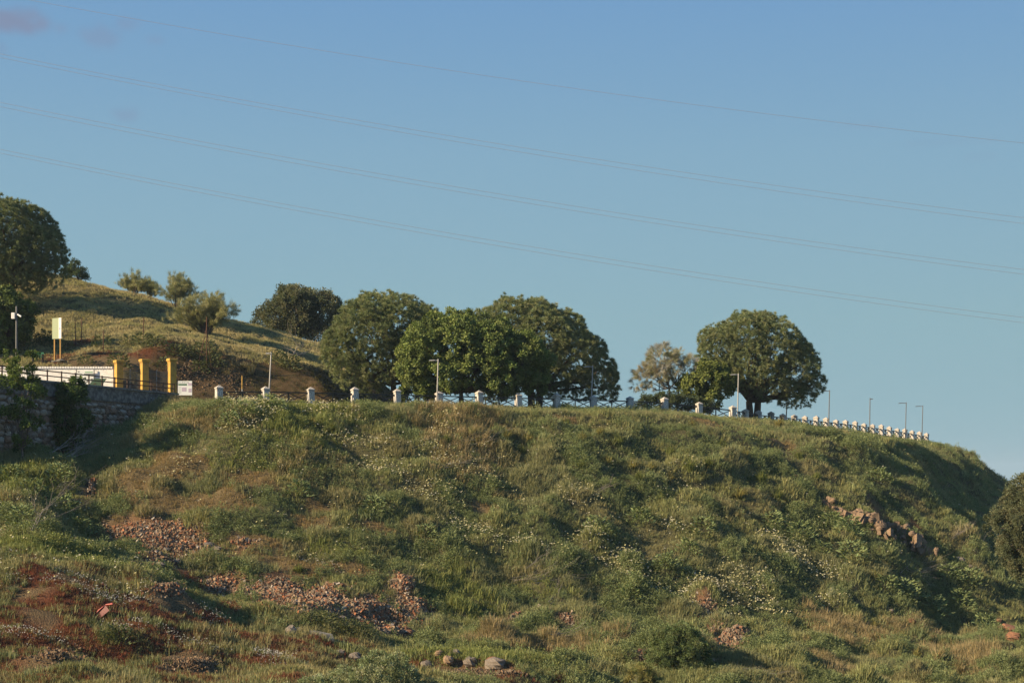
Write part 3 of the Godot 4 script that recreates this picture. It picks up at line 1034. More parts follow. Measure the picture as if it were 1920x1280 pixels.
func build_signs():
	var st: SurfaceTool
	# large project board on two wooden legs
	var d := 110.0
	var p := at(106, 668, d)
	p.y = gy(p.x, d)
	var t := thing("notice_board", "pale green and white notice board on two wooden legs on the hill", "sign", p, "", -0.5)
	var y0 := at(0, 635, d).y - p.y
	var y1 := at(0, 596, d).y - p.y
	var w := 0.42
	for s in [-1, 1]:
		st = begin(); chambox(st, Vector3(s * 0.27, (y0 + 0.4) * 0.5, -0.06), Vector3(0.09, y0 + 1.2, 0.09), 0.012)
		part(t, "leg", done(st), M.wood)
		part(t, "footing", rock_proto(60 + s), M.render_grey, Transform3D(Basis().scaled(Vector3(0.7, 0.35, 0.6)), Vector3(s * 0.27, gy(p.x + s * 0.27, d) - p.y + 0.04, -0.06)))
	st = begin(); slab(st, -w, y0, 0.17, y1, 0.02)
	part(t, "green_panel", done(st), mat(lin(0.23, 0.285, 0.18), 0.6))
	st = begin(); slab(st, 0.172, y0, w, y1, 0.02)
	part(t, "white_panel", done(st), mat(lin(0.62, 0.62, 0.63), 0.6))
	st = begin()
	slab(st, 0.25, y0 + 0.62, 0.33, y0 + 0.75, 0.027)
	part(t, "blue_emblem", done(st), mat(lin(0.06, 0.1, 0.35), 0.6))
	st = begin()
	for k in 3: slab(st, 0.27, y0 + [0.3, 0.95, 1.2][k], 0.31, y0 + [0.32, 0.97, 1.24][k], 0.027)
	for k in 4: slab(st, -0.2, y0 + 0.35 + 0.16 * k, 0.02, y0 + 0.365 + 0.16 * k, 0.027)
	part(t, "small_print", done(st), mat(lin(0.3, 0.36, 0.3), 0.7))
	# information board hung on the white wall
	p = at(159, 720, 107.0)
	p.y = gy(p.x, 107.0)
	t = thing("information_board", "white information board with green heading on the white wall", "sign", p)
	y1 = at(0, 695, 107.0).y - p.y
	y0 = y1 - 1.0
	st = begin(); slab(st, -0.56, y0, 0.56, y1, 0.0)
	part(t, "panel", done(st), mat(lin(0.68, 0.71, 0.7), 0.5))
	st = begin(); box(st, Vector3(0.59, y1 * 0.5, -0.03), Vector3(0.05, y1 + 0.2, 0.05))
	box(st, Vector3(-0.59, y1 * 0.5, -0.03), Vector3(0.05, y1 + 0.2, 0.05))
	part(t, "frame_posts", done(st), M.dark_steel)
	st = begin(); slab(st, -0.02, y1 - 0.13, 0.5, y1 - 0.06, 0.007)
	part(t, "green_heading", done(st), mat(lin(0.18, 0.36, 0.2), 0.6))
	st = begin(); slab(st, -0.08, y1 - 0.3, 0.55, y1 - 0.19, 0.007)
	part(t, "dark_heading", done(st), mat(lin(0.09, 0.11, 0.11), 0.6))
	st = begin()
	var tri := [Vector3(0.05, y0 + 0.22, 0.009), Vector3(0.13, y0 + 0.46, 0.009), Vector3(0.28, y0 + 0.36, 0.009), Vector3(0.33, y0 + 0.22, 0.009)]
	quad(st, tri[0], tri[1], tri[2], tri[3])
	slab(st, 0.36, y0 + 0.3, 0.52, y0 + 0.48, 0.007)
	slab(st, -0.5, y1 - 0.1, -0.38, y1 - 0.03, 0.007)
	slab(st, -0.42, y1 - 0.24, -0.22, y1 - 0.2, 0.007)
	for k in 6: slab(st, -0.48, y0 + 0.2 + 0.06 * k, -0.15, y0 + 0.215 + 0.06 * k, 0.007)
	part(t, "pictures_and_text", done(st), mat(lin(0.14, 0.15, 0.16), 0.6))
	# second information board by the rightmost pillar
	p = at(346, 742, 106.6)
	p.y = gy(p.x, 106.6)
	t = thing("information_board", "white information board with purple pictures right of the yellow pillars", "sign", p)
	y1 = at(0, 714, 106.6).y - p.y
	y0 = y1 - 0.95
	st = begin(); slab(st, -0.46, y0, 0.48, y1, 0.0)
	part(t, "panel", done(st), mat(lin(0.68, 0.71, 0.72), 0.5))
	st = begin()
	for s in [-0.4, 0.42]: box(st, Vector3(s, y1 * 0.5 - 0.1, -0.03), Vector3(0.05, y1, 0.05))
	part(t, "frame_posts", done(st), M.dark_steel)
	part(t, "heading", text_mesh("Cerro de la Cruz", 0.105), mat(lin(0.05, 0.09, 0.09), 0.6), Transform3D(Basis(), Vector3(-0.12, y1 - 0.1, 0.006)))
	st = begin(); slab(st, -0.44, y1 - 0.3, 0.14, y1 - 0.19, 0.007)
	part(t, "green_band", done(st), mat(lin(0.05, 0.13, 0.08), 0.6))
	st = begin(); slab(st, -0.2, y0 + 0.25, 0.1, y0 + 0.52, 0.007); slab(st, 0.22, y1 - 0.3, 0.46, y1 - 0.14, 0.007); slab(st, 0.24, y0 + 0.2, 0.44, y0 + 0.45, 0.007)
	part(t, "pictures", done(st), mat(lin(0.42, 0.36, 0.46), 0.6))
	st = begin()
	for k in 6: slab(st, -0.42, y0 + 0.12 + 0.08 * k, -0.24, y0 + 0.14 + 0.08 * k, 0.007)
	part(t, "text_lines", done(st), mat(lin(0.3, 0.33, 0.33), 0.6))
	# lectern board seen from behind
	d = 97.6
	p = at(183, 728, d)
	p = Vector3(p.x, EYE + 5.58, p.z)
	t = thing("lectern_board", "dark green slanted lectern board seen from behind by the railing", "sign", p)
	var b := Basis(Vector3.RIGHT, 0.85)
	var cy := at(0, 717, d).y - p.y
	st = begin()
	var hw := 0.46
	var f0 := Vector3(-hw - 0.14, cy - 0.27, 0.18)
	quad(st, f0, f0 + Vector3(0.3, 0.5, -0.36), f0 + Vector3(0.3 + 2 * hw - 0.14, 0.5, -0.36), f0 + Vector3(2 * hw - 0.1, 0, 0))
	var g0 := f0 + Vector3(0, 0.03, -0.04)
	quad(st, g0, g0 + Vector3(2 * hw - 0.1, 0, 0), g0 + Vector3(0.3 + 2 * hw - 0.14, 0.5, -0.36), g0 + Vector3(0.3, 0.5, -0.36))
	quad(st, f0, f0 + Vector3(2 * hw - 0.1, 0, 0), g0 + Vector3(2 * hw - 0.1, 0, 0), g0)
	part(t, "board", done(st), mat(lin(0.025, 0.055, 0.025), 0.6))
	for s in [-0.18, 0.26]:
		st = begin(); box(st, Vector3(s, cy * 0.5 - 0.1, 0.02), Vector3(0.12, cy + 0.1, 0.1))
		part(t, "leg", done(st), M.rail)
	# camera mast
	d = 100.0
	p = at(30, 668, d)
	p.y = gy(p.x, d)
	t = thing("camera_mast", "grey mast with white box and security camera at the left edge", "mast", p)
	var h := at(0, 574, d).y - p.y
	st = begin(); tube(st, [Vector3(0, -0.2, 0), Vector3(0, h, 0)], [0.07, 0.055], 8)
	part(t, "pole", done(st), M.dark_steel)
	var hy := at(0, 592, d).y - p.y
	st = begin(); chambox(st, Vector3(-0.17, hy, 0.08), Vector3(0.22, 0.38, 0.16), 0.02)
	part(t, "cabinet", done(st), M.white_plastic)
	st = begin(); tube(st, [Vector3(0.05, hy + 0.06, 0.06), Vector3(0.14, hy + 0.08, 0.08)], [0.04, 0.04], 6)
	part(t, "bracket", done(st), M.white_plastic)
	st = begin(); tube(st, [Vector3(0.12, hy + 0.07, 0.1), Vector3(0.34, hy - 0.06, 0.16)], [0.05, 0.055], 8)
	part(t, "security_camera", done(st), M.white_plastic)
	# green bench-like board at the left, behind the white wall
	d = 110.0
	p = at(70, 682, d)
	p.y = gy(p.x, d)
	t = thing("green_bench", "small green bench above the white wall at the left", "bench", p)
	st = begin(); chambox(st, Vector3(0, 0.62, -0.1), Vector3(0.8, 0.22, 0.05), 0.01)
	part(t, "backrest", done(st), mat(lin(0.02, 0.15, 0.08), 0.6))
	st = begin(); chambox(st, Vector3(0, 0.4, 0.1), Vector3(0.8, 0.05, 0.36), 0.01)
	part(t, "seat", done(st), mat(lin(0.02, 0.15, 0.08), 0.6))
	for s in [-0.33, 0.33]:
		st = begin(); box(st, Vector3(s, 0.25, 0), Vector3(0.06, 0.7, 0.3))
		part(t, "leg", done(st), M.iron)
	# rusty stakes on the hill
	var S := [[140, 600, 141.5, 642, 115.0, "rusty stake, left one of a close pair right of the notice board"], [152.5, 596, 151.5, 650, 114.0, "tall rusty stake, right one of a close pair right of the notice board"], [193.5, 620, 193, 668, 112.0, "lone rusty stake above the end of the white wall"], [268.5, 595, 268, 628, 116.0, "lone rusty stake in the middle of the grassy hill"]]
	for s in S:
		var q := at(s[2], s[3], s[4])
		q.y = gy(q.x, s[4])
		var e := at(s[0], s[1], s[4])
		st = begin()
		tube(st, [Vector3(0, -0.3, 0), e - q], [0.035, 0.03], 6)
		tube(st, [(e - q) * 0.96, (e - q) * 0.96 + Vector3(0.05, 0.03, 0)], [0.018, 0.012], 5)
		solid("metal_stake", done(st), M.rust, q, s[5], "stake", "rusty stakes on the hill")
	d = 112.0
	p = at(387, 645, d)
	p.y = gy(p.x, d)
	t = thing("braced_stake", "rusty upright stake with two slanting braces on the bank", "stake", p)
	var hh := at(0, 594, d).y - p.y
	st = begin(); tube(st, [Vector3(0, -0.3, 0), Vector3(0, hh, 0)], [0.035, 0.032], 6)
	part(t, "upright", done(st), M.rust)
	for e in [[-0.72, 0.1], [0.36, -0.1]]:
		st = begin(); tube(st, [Vector3(e[0], -0.3, e[1]), Vector3(0, hh * 0.8, 0)], [0.028, 0.026], 6)
		part(t, "brace", done(st), M.rust)
	# yellow-topped marker by the bank
	d = 104.0
	p = at(453.5, 740, d)
	p.y = gy(p.x, d)
	t = thing("marker_post", "thin grey marker post with yellow top below the dark bank", "post", p)
	var mh := at(0, 704, d).y - p.y
	st = begin(); tube(st, [Vector3(0, -0.1, 0), Vector3(0, mh * 0.62, 0)], [0.035, 0.035], 7)
	part(t, "lower_post", done(st), M.steel)
	st = begin(); tube(st, [Vector3(0, mh * 0.6, 0), Vector3(0, mh, 0)], [0.038, 0.038], 7)
	part(t, "yellow_sleeve", done(st), M.yellow)
	# broken red plastic panel lying on the red slope
	var g := ground(190, 1162)
	t = thing("red_panel", "broken curved red plastic panel lying on the red-earth bank", "plastic panel", g, "", -0.2)
	st = begin()
	var pr := []
	for k in 7:
		var u := k / 6.0
		pr.append([Vector3(-0.34 + 0.44 * u, 0.0 + 0.55 * u - 0.08 * u * u, -0.05 - 0.1 * u), Vector3(-0.16 + 0.5 * u, -0.12 + 0.42 * u, 0.14 - 0.1 * u)])
	for k in 6:
		quad(st, pr[k][0], pr[k + 1][0], pr[k + 1][1], pr[k][1])
		quad(st, pr[k][0] - Vector3(0.04, -0.05, 0), pr[k + 1][0] - Vector3(0.04, -0.05, 0), pr[k + 1][0], pr[k][0])
	part(t, "shell", done(st), mat(lin(0.1, 0.014, 0.014), 0.5))
	st = begin()
	tube(st, [pr[0][0] + Vector3(-0.03, 0.03, 0.02), pr[3][0] + Vector3(-0.03, 0.04, 0.02), pr[5][0] + Vector3(-0.02, 0.03, 0.02)], [0.03, 0.035, 0.02], 6)
	tube(st, [Vector3(0.12, 0.5, -0.1), Vector3(0.42, 0.55, -0.1)], [0.035, 0.05], 6)
	part(t, "rim", done(st), mat(lin(0.32, 0.045, 0.035), 0.45))

# ---------------------------------------------------------------- trees
func build_trees():
	var pine := [Color(0.185, 0.23, 0.115), Color(0.215, 0.255, 0.13), Color(0.155, 0.2, 0.1), Color(0.245, 0.265, 0.14)]
	tree("pine_tree", "broad dense stone pine on the left of the central clump", "tree", "pines", 113.0, [737, 748], 716, 0.24, [[690, 622, 62, 1.9], [645, 655, 42, 1.2], [748, 606, 52, 1.7], [705, 590, 42, 1.0], [655, 690, 36, 0.9], [798, 615, 40, 1.0], [712, 680, 46, 1.3], [765, 650, 45, 1.2], [630, 640, 26, 0.0], [690, 715, 26, 0.0], [620, 672, 20, 0.0], [780, 590, 22, 0.0]], needle, 10.0, 0.17, 0.2, 6, pine, 0.5, 2)
	tree("pine_tree", "largest domed stone pine with dark right side behind the broadleaf tree", "tree", "pines", 119.0, [995, 755], 728, 0.3, [[960, 608, 50, 1.6], [1015, 640, 66, 2.2], [905, 625, 46, 1.4], [1075, 668, 54, 1.7], [1120, 705, 40, 1.0], [1030, 705, 44, 1.4], [1060, 622, 40, 1.0], [1005, 600, 40, 1.2], [890, 680, 40, 1.0], [1090, 715, 36, 0.8], [955, 690, 45, 1.2], [1140, 728, 22, 0.0], [1105, 655, 30, 0.0]], needle, 10.0, 0.17, 0.2, 6, pine, 0.5, 2)
	tree("pine_tree", "lone umbrella-shaped stone pine with forked trunk at the right", "tree", "pines", 120.0, [1405, 775], 752, 0.3, [[1400, 630, 46, 1.6], [1352, 650, 40, 1.2], [1452, 645, 48, 1.5], [1405, 685, 52, 1.7], [1328, 638, 20, 0.0], [1492, 685, 42, 1.2], [1525, 722, 22, 0.4], [1440, 710, 42, 1.2], [1365, 695, 40, 1.0], [1485, 738, 28, 0.5], [1505, 660, 20, 0.0], [1330, 670, 24, 0.0], [1430, 610, 26, 0.6], [1510, 745, 18, 0.0]], needle, 10.0, 0.17, 0.2, 6, pine, 0.5, 2)
	tree("pine_tree", "tall dark stone pine cut off by the left edge on the hilltop", "tree", "pines", 124.0, [20, 545], 520, 0.3, [[20, 435, 60, 2.0], [75, 465, 44, 1.4], [-50, 450, 78, 2.0], [40, 490, 52, 1.6], [92, 505, 30, 0.6], [60, 425, 36, 0.8], [0, 515, 36, 1.0], [85, 440, 26, 0.0], [100, 480, 22, 0], [60, 522, 26, 0.3]], needle, 10.0, 0.17, 0.2, 6, pine, 0.5, 1)
	var green := [Color(0.165, 0.22, 0.07), Color(0.135, 0.185, 0.06), Color(0.195, 0.24, 0.085), Color(0.11, 0.15, 0.052)]
	tree("broadleaf_tree", "bright green leafy broadleaf tree in front of the central pines", "tree", "", 107.0, [864, 756], 735, 0.17, [[800, 652, 44, 1.5], [860, 640, 48, 1.7], [922, 650, 48, 1.6], [980, 668, 42, 1.3], [840, 697, 40, 1.4], [940, 702, 42, 1.3], [778, 690, 32, 0.9], [1012, 676, 24, 0.5], [890, 690, 42, 1.5], [820, 606, 20, 0.0], [870, 600, 16, 0.0], [850, 588, 8, 0.0], [770, 660, 24, 0.4], [1000, 712, 26, 0.6], [800, 722, 22, 0.5]], sprays.broad, 4.2, 0.2, 0.32, 6, green, 0.35)
	var oak := [Color(0.113, 0.133, 0.074), Color(0.137, 0.152, 0.088), Color(0.091, 0.110, 0.063), Color(0.164, 0.167, 0.101)]
	tree("holm_oak", "grey-green holm oak behind the hill between broom and pines", "tree", "", 141.0, [560, 640], 625, 0.25, [[560, 578, 38, 1.5], [518, 596, 28, 0.9], [605, 582, 32, 1.0], [560, 608, 34, 1.0], [490, 606, 16, 0.0], [540, 560, 22, 0.4], [630, 600, 22, 0.4], [600, 615, 28, 0.6], [525, 618, 22, 0.3]], sprays.small, 2.6, 0.34, 0.4, 5, oak, 0.3, 1, "grey_bark")
	tree("holm_oak", "grey-green oak crown cut off by the right edge of the picture", "tree", "", 72.0, [1975, 1085], 1040, 0.2, [[1925, 975, 46, 1.0], [1885, 985, 30, 0.5], [1915, 915, 22, 0.4], [1900, 1030, 30, 0.5], [1960, 940, 60, 0.8], [1930, 1050, 40, 0.5]], sprays.small, 7.0, 0.16, 0.2, 6, oak, 0.3, 1, "grey_bark")
	tree("dark_shrub", "dark round shrub right of the hilltop pine", "shrub", "", 136.5, [145, 528], 522, 0.08, [[144, 510, 15, 0.3], [130, 515, 13, 0.0], [152, 520, 10, 0.0], [140, 498, 8, 0.0]], sprays.small, 4.0, 0.26, 0.25, 5, [Color(0.082, 0.114, 0.053), Color(0.091, 0.125, 0.063)], 0.6)
	tree("leafy_shrub", "dark leafy tree at the left edge behind the camera mast", "tree", "", 113.0, [10, 660], 630, 0.1, [[10, 580, 34, 0.9], [45, 590, 20, 0.3], [-20, 610, 46, 1.0], [25, 615, 26, 0.5], [-20, 650, 40, 0.6], [5, 560, 20, 0.2]], sprays.broad, 3.4, 0.24, 0.3, 6, [Color(0.109, 0.152, 0.046), Color(0.082, 0.118, 0.042), Color(0.146, 0.181, 0.063)], 0.3)
	tree("fig_tree", "leafy fig growing up in front of the stone wall at the left", "tree", "", 86.6, [40, 872], 840, 0.07, [[40, 695, 22, 0.5], [62, 730, 18, 0.3], [20, 720, 19, 0.3], [40, 765, 21, 0.4], [55, 800, 19, 0.3], [20, 670, 13, 0.0], [55, 672, 11, 0.0], [38, 830, 18, 0.3], [10, 780, 14, 0.2], [75, 712, 10, 0.0]], sprays.broad, 3.6, 0.17, 0.2, 5, [Color(0.103, 0.157, 0.040), Color(0.075, 0.114, 0.032), Color(0.137, 0.186, 0.055)], 0.3, 1, "grey_bark", 0.8)
	tree("dark_bush", "dark rounded bush hanging over the stone wall below the lectern", "shrub", "", 92.6, [135, 870], 850, 0.06, [[135, 745, 24, 0.4], [120, 785, 22, 0.4], [150, 790, 19, 0.3], [130, 825, 21, 0.3], [140, 718, 13, 0.0], [112, 725, 10, 0.0]], sprays.broad, 5.5, 0.18, 0.2, 5, [Color(0.083, 0.132, 0.038), Color(0.061, 0.102, 0.033), Color(0.102, 0.150, 0.048)], 0.3, 1, "grey_bark")
	# tamarisk: pale, feathery, drooping
	var tam := [Color(0.380, 0.380, 0.294), Color(0.380, 0.333, 0.241), Color(0.380, 0.380, 0.357), Color(0.273, 0.286, 0.168)]
	tree("tamarisk", "pale feathery tamarisk with drooping tan sprays left of the lone pine", "tree", "", 117.0, [1255, 770], 728, 0.09, [[1238, 680, 28, 0.7], [1210, 705, 18, 0.4], [1262, 690, 26, 0.6], [1245, 660, 14, 0.2], [1290, 690, 20, 0.4], [1196, 718, 11, 0.0], [1230, 705, 24, 0.5], [1275, 672, 12, 0.0], [1200, 732, 8, 0.0]], twig, 3.4, 0.34, 0.3, 6, tam, -0.5, 2, "grey_bark", 0.9)
	tree("round_shrub", "round olive-green shrub between tamarisk and lone pine", "shrub", "", 116.0, [1330, 772], 755, 0.08, [[1330, 710, 30, 0.7], [1300, 725, 24, 0.5], [1355, 725, 24, 0.4], [1330, 742, 26, 0.4], [1318, 692, 16, 0.0], [1350, 697, 14, 0.0]], sprays.broad, 4.0, 0.2, 0.25, 6, [Color(0.155, 0.190, 0.058), Color(0.118, 0.152, 0.046)], 0.3)
	tree("low_bush", "low dark bush behind the fence below the tamarisk", "shrub", "bushes along the crest fence", 114.0, [1240, 770], 762, 0.05, [[1215, 757, 13, 0.3], [1240, 752, 14, 0.3], [1265, 755, 16, 0.3], [1195, 762, 8, 0.0]], sprays.small, 5.5, 0.2, 0.2, 5, [Color(0.073, 0.099, 0.051), Color(0.091, 0.118, 0.058)], 0.4)
	tree("low_bush", "low dark bush behind the fence below the round olive shrub", "shrub", "bushes along the crest fence", 114.5, [1290, 772], 764, 0.05, [[1285, 758, 15, 0.3], [1310, 760, 14, 0.3], [1335, 763, 10, 0.2]], sprays.small, 5.5, 0.2, 0.2, 5, [Color(0.073, 0.099, 0.051), Color(0.091, 0.118, 0.058)], 0.4)
	tree("low_bush", "low green bush between the pine trunks and the fifth white post", "shrub", "bushes along the crest fence", 108.0, [778, 752], 745, 0.05, [[770, 733, 18, 0.4], [795, 738, 14, 0.3]], sprays.broad, 5.0, 0.18, 0.2, 5, [Color(0.109, 0.148, 0.053), Color(0.091, 0.125, 0.042)], 0.4)
	tree("low_bush", "low olive bush behind the fence right of the broadleaf trunk", "shrub", "bushes along the crest fence", 124.0, [910, 755], 748, 0.05, [[905, 738, 14, 0.3], [930, 742, 16, 0.3], [960, 742, 12, 0.0]], needle, 5.0, 0.2, 0.2, 6, [Color(0.164, 0.190, 0.075)], 0.4)
	# bushes on the lower ground
	tree("round_bush", "large round grey-green bush at the bottom right of centre", "shrub", "", 72.0, [1272, 1278], 1262, 0.07, [[1270, 1215, 42, 0.8], [1245, 1235, 32, 0.5], [1300, 1230, 34, 0.5], [1268, 1250, 34, 0.5], [1290, 1195, 24, 0.3], [1245, 1200, 22, 0.2]], sprays.small, 9.0, 0.13, 0.16, 6, [Color(0.127, 0.171, 0.072), Color(0.155, 0.190, 0.088), Color(0.100, 0.143, 0.058)], 0.4)
	tree("pale_bush", "pale grey-green leafy bush at the bottom edge left of centre", "shrub", "", 50.0, [705, 1345], 1320, 0.05, [[705, 1290, 60, 0.4], [650, 1300, 45, 0.3], [760, 1300, 45, 0.3], [600, 1305, 40, 0.2], [560, 1315, 40, 0.2], [700, 1262, 26, 0.0], [790, 1305, 34, 0.2]], sprays.small, 14.0, 0.11, 0.12, 6, [Color(0.237, 0.286, 0.158), Color(0.182, 0.228, 0.115), Color(0.291, 0.324, 0.189)], 0.4, 1, "bark", 0.8)
	tree("pine_sapling", "young pine sapling with upright candles at the bottom edge", "tree", "", 60.0, [1207, 1300], 1285, 0.05, [[1207, 1268, 18, 0.1], [1190, 1276, 15, 0.0], [1225, 1276, 14, 0.0], [1203, 1254, 8, 0.0], [1218, 1256, 6, 0.0]], needle, 14.0, 0.17, 0.12, 6, [Color(0.164, 0.190, 0.074), Color(0.237, 0.228, 0.095)], 1.5)

func build_brooms():
	# broom shrubs: bare fanning stems and fine green sprays at their ends
	var B := [
		[250, 546, 137.0, 30, 34, "small pale broom shrub on the ridge, left of three", 16, 0.0],
		[330, 566, 134.0, 46, 54, "tall open broom shrub on the ridge, middle of three", 26, 0.1],
		[385, 620, 121.0, 66, 76, "largest golden-green broom shrub fanning out on the hill", 60, 0.12],
		[278, 548, 137.0, 20, 22, "small dry broom shrub between the two ridge brooms", 10, 0.0]]
	for b in B:
		var d: float = b[2]
		var p := at(b[0], b[1], d)
		p.y = gy(p.x, d)
		var t := thing("broom_shrub", b[5], "shrub", p, "broom shrubs on the hill")
		var rw: float = b[3] * d / FOCAL
		var rh: float = b[4] * d / FOCAL + maxf(0, at(0, b[1], d).y - p.y)
		var st := begin()
		var xfs := []
		var cols := []
		for k in b[6]:
			var a := rf(0, TAU)
			var u := sqrt(rng.randf())
			var e := Vector3(cos(a) * rw * u, rh * (0.95 - 0.5 * u * u) * rf(0.75, 1.05), sin(a) * rw * u * 0.8)
			var m := e * 0.5 + Vector3(-e.x * 0.1, 0.08, 0)
			tube(st, [Vector3(cos(a) * 0.1, -0.2, sin(a) * 0.1), m, e], [0.035, 0.024, 0.008], 4, false)
			for i in 22:
				var f := rf(0.4, 1.08)
				var q := m.lerp(e, (f - 0.5) * 2.0) + Vector3(rf(-1, 1), rf(-0.7, 0.8), rf(-1, 1)) * 0.36
				var dir := (e - m).normalized() + Vector3(rf(-1.1, 1.1), rf(-0.2, 0.9), rf(-1.1, 1.1))
				xfs.append(Transform3D(basis_along(dir, rf(0, TAU)).scaled_local(Vector3(1.5, 1, 1.5) * rf(0.22, 0.45)), q))
				var c := Color(0.3, 0.31, 0.17).lerp(Color(0.24, 0.27, 0.14), rng.randf())
				c = c.lerp(Color(0.38, 0.32, 0.17), b[7] * rf(0, 2))
				cols.append(strong(c))
		part(t, "stems", done(st), M.grey_bark)
		var sv := SurfaceTool.new()
		var tv := []
		for k in 6: tv.append(tinted(twig, cols[k * 7]))
		for k in xfs.size(): sv.append_from(tv[k % 6], 0, xfs[k])
		part(t, "crown", sv.commit(), M.leaf)

# ---------------------------------------------------------------- rocks, rubble, branches
func build_rocks():
	var chunks := []
	for k in 5: chunks.append(chunk_proto(90 + k))
	var cm := StandardMaterial3D.new()
	cm.vertex_color_use_as_albedo = true
	cm.roughness = 0.95
	var tones := [Color(0.32, 0.19, 0.11), Color(0.28, 0.195, 0.125), Color(0.36, 0.15, 0.075), Color(0.2, 0.165, 0.125), Color(0.33, 0.24, 0.165), Color(0.15, 0.12, 0.09), Color(0.36, 0.27, 0.19), Color(0.26, 0.12, 0.065), Color(0.48, 0.42, 0.36)]
	# px, py, half width, half height of the heap, number, mean size, label
	var R := [
		[290, 1013, 100, 32, 3600, 0.1, "fan of orange brick rubble below the dry slope at the left"],
		[413, 1100, 36, 22, 800, 0.1, "small heap of brown rubble left of the main rubble bank"],
		[520, 1120, 80, 32, 2200, 0.11, "left heap of the long brick rubble bank"],
		[612, 1138, 74, 36, 2300, 0.12, "middle heap of the long brick rubble bank"],
		[705, 1148, 76, 34, 2300, 0.11, "right heap of the long brick rubble bank"],
		[755, 1095, 34, 20, 800, 0.11, "small round heap of brick rubble above the long bank"],
		[785, 1150, 34, 30, 700, 0.11, "loose grey rubble at the right end of the long bank"],
		[735, 1188, 60, 10, 500, 0.11, "orange rubble spilled below the long bank"],
		[1325, 1152, 26, 26, 500, 0.1, "narrow trail of rubble running down to the right-hand heap"],
		[1366, 1202, 46, 28, 1200, 0.12, "dark rubble heap right of the round bush"],
		[390, 1034, 26, 12, 180, 0.12, "grey stones right of the orange rubble fan"],
		[455, 1020, 26, 8, 120, 0.11, "few grey stones on the dry slope"],
		[300, 1058, 54, 6, 260, 0.1, "line of stones on the edge of the red bank"],
		[968, 1160, 30, 8, 160, 0.1, "shaded rubble in the hollow below the fallen branches"],
		[1062, 1172, 26, 18, 260, 0.12, "shaded rubble and sticks below the fallen branches"],
		[1208, 1232, 40, 12, 320, 0.11, "dark rubble left of the round bush"],
		[330, 1105, 60, 16, 500, 0.09, "tan stones scattered along the red bank"],
		[365, 1250, 70, 16, 600, 0.07, "gravelly tan mound at the lower left"],
		[360, 700, 46, 36, 420, 0.08, "brown stones in the earth bank behind the yellow pillars"],
		[430, 715, 46, 24, 220, 0.08, "brown stones in the earth bank right of the information board"],
		[170, 915, 10, 30, 120, 0.1, "thin line of pale stones down the gully"],
		[110, 1235, 70, 18, 300, 0.07, "ochre clods at the lower left corner"],
		[900, 1266, 110, 8, 300, 0.07, "ochre clods in the red bank at the bottom edge"]]
	for r in R:
		var c := ground(r[0], r[1])
		var xfs := [[], [], []]
		var cols := [[], [], []]
		for k in int(r[4] * 2.4):
			var a := rf(0, TAU)
			var u := absf(rng.randfn()) * 0.58
			var g := ground(r[0] + cos(a) * r[2] * u, r[1] + sin(a) * r[3] * u, maxf(46.0, -c.z - 9.0))
			if absf(g.z - c.z) > 8.0: continue
			var s: float = r[5] * 0.56 * exp(rf(-0.9, 1.05))
			var y: float = rf(-0.2, 0.6) * s + 0.22 * (1.0 - u) * rng.randf()
			var b := Basis.from_euler(Vector3(rf(0, TAU), rf(0, TAU), rf(0, TAU))).scaled_local(Vector3(rf(0.7, 1.7), rf(0.35, 0.8), rf(0.6, 1.2)) * s)
			var i := rng.randi() % 3
			xfs[i].append(Transform3D(b, g + Vector3(0, y, 0) - c))
			var t := rf(0.45, 1.0)
			var cc: Color = tones[rng.randi() % (9 if rng.randf() < 0.3 else 8)]
			if r[5] <= 0.08: cc = cc.lerp(Color(0.2, 0.14, 0.08), 0.7)
			if r[0] > 800: cc = cc.lerp(Color(0.22, 0.18, 0.14), 0.3)
			cols[i].append(Color(cc.r * t, cc.g * t, cc.b * t))
		var o := thing("rubble_heap", r[6], "rubble", c)
		meta(o, "", "", "", "stuff")
		for i in 3:
			meta(many(o, "rubble", chunks[i], cm, xfs[i], cols[i]), "", "", "", "stuff")
	# larger single stones in the rubble
	var gm := [mottled([[0.0, lin(0.086, 0.072, 0.061)], [1.0, lin(0.259, 0.223, 0.187)]], 0.05, 1.2, 0.95, 4.0), mottled([[0.0, lin(0.115, 0.058, 0.036)], [1.0, lin(0.331, 0.158, 0.086)]], 0.05, 1.2, 0.95, 4.0), mottled([[0.0, lin(0.101, 0.072, 0.050)], [0.5, lin(0.245, 0.166, 0.101)], [1.0, lin(0.360, 0.259, 0.173)]], 0.05, 1.0, 0.95, 5.0)]
	var rocks := []
	for k in 6: rocks.append(rock_proto(300 + k, 0.75))
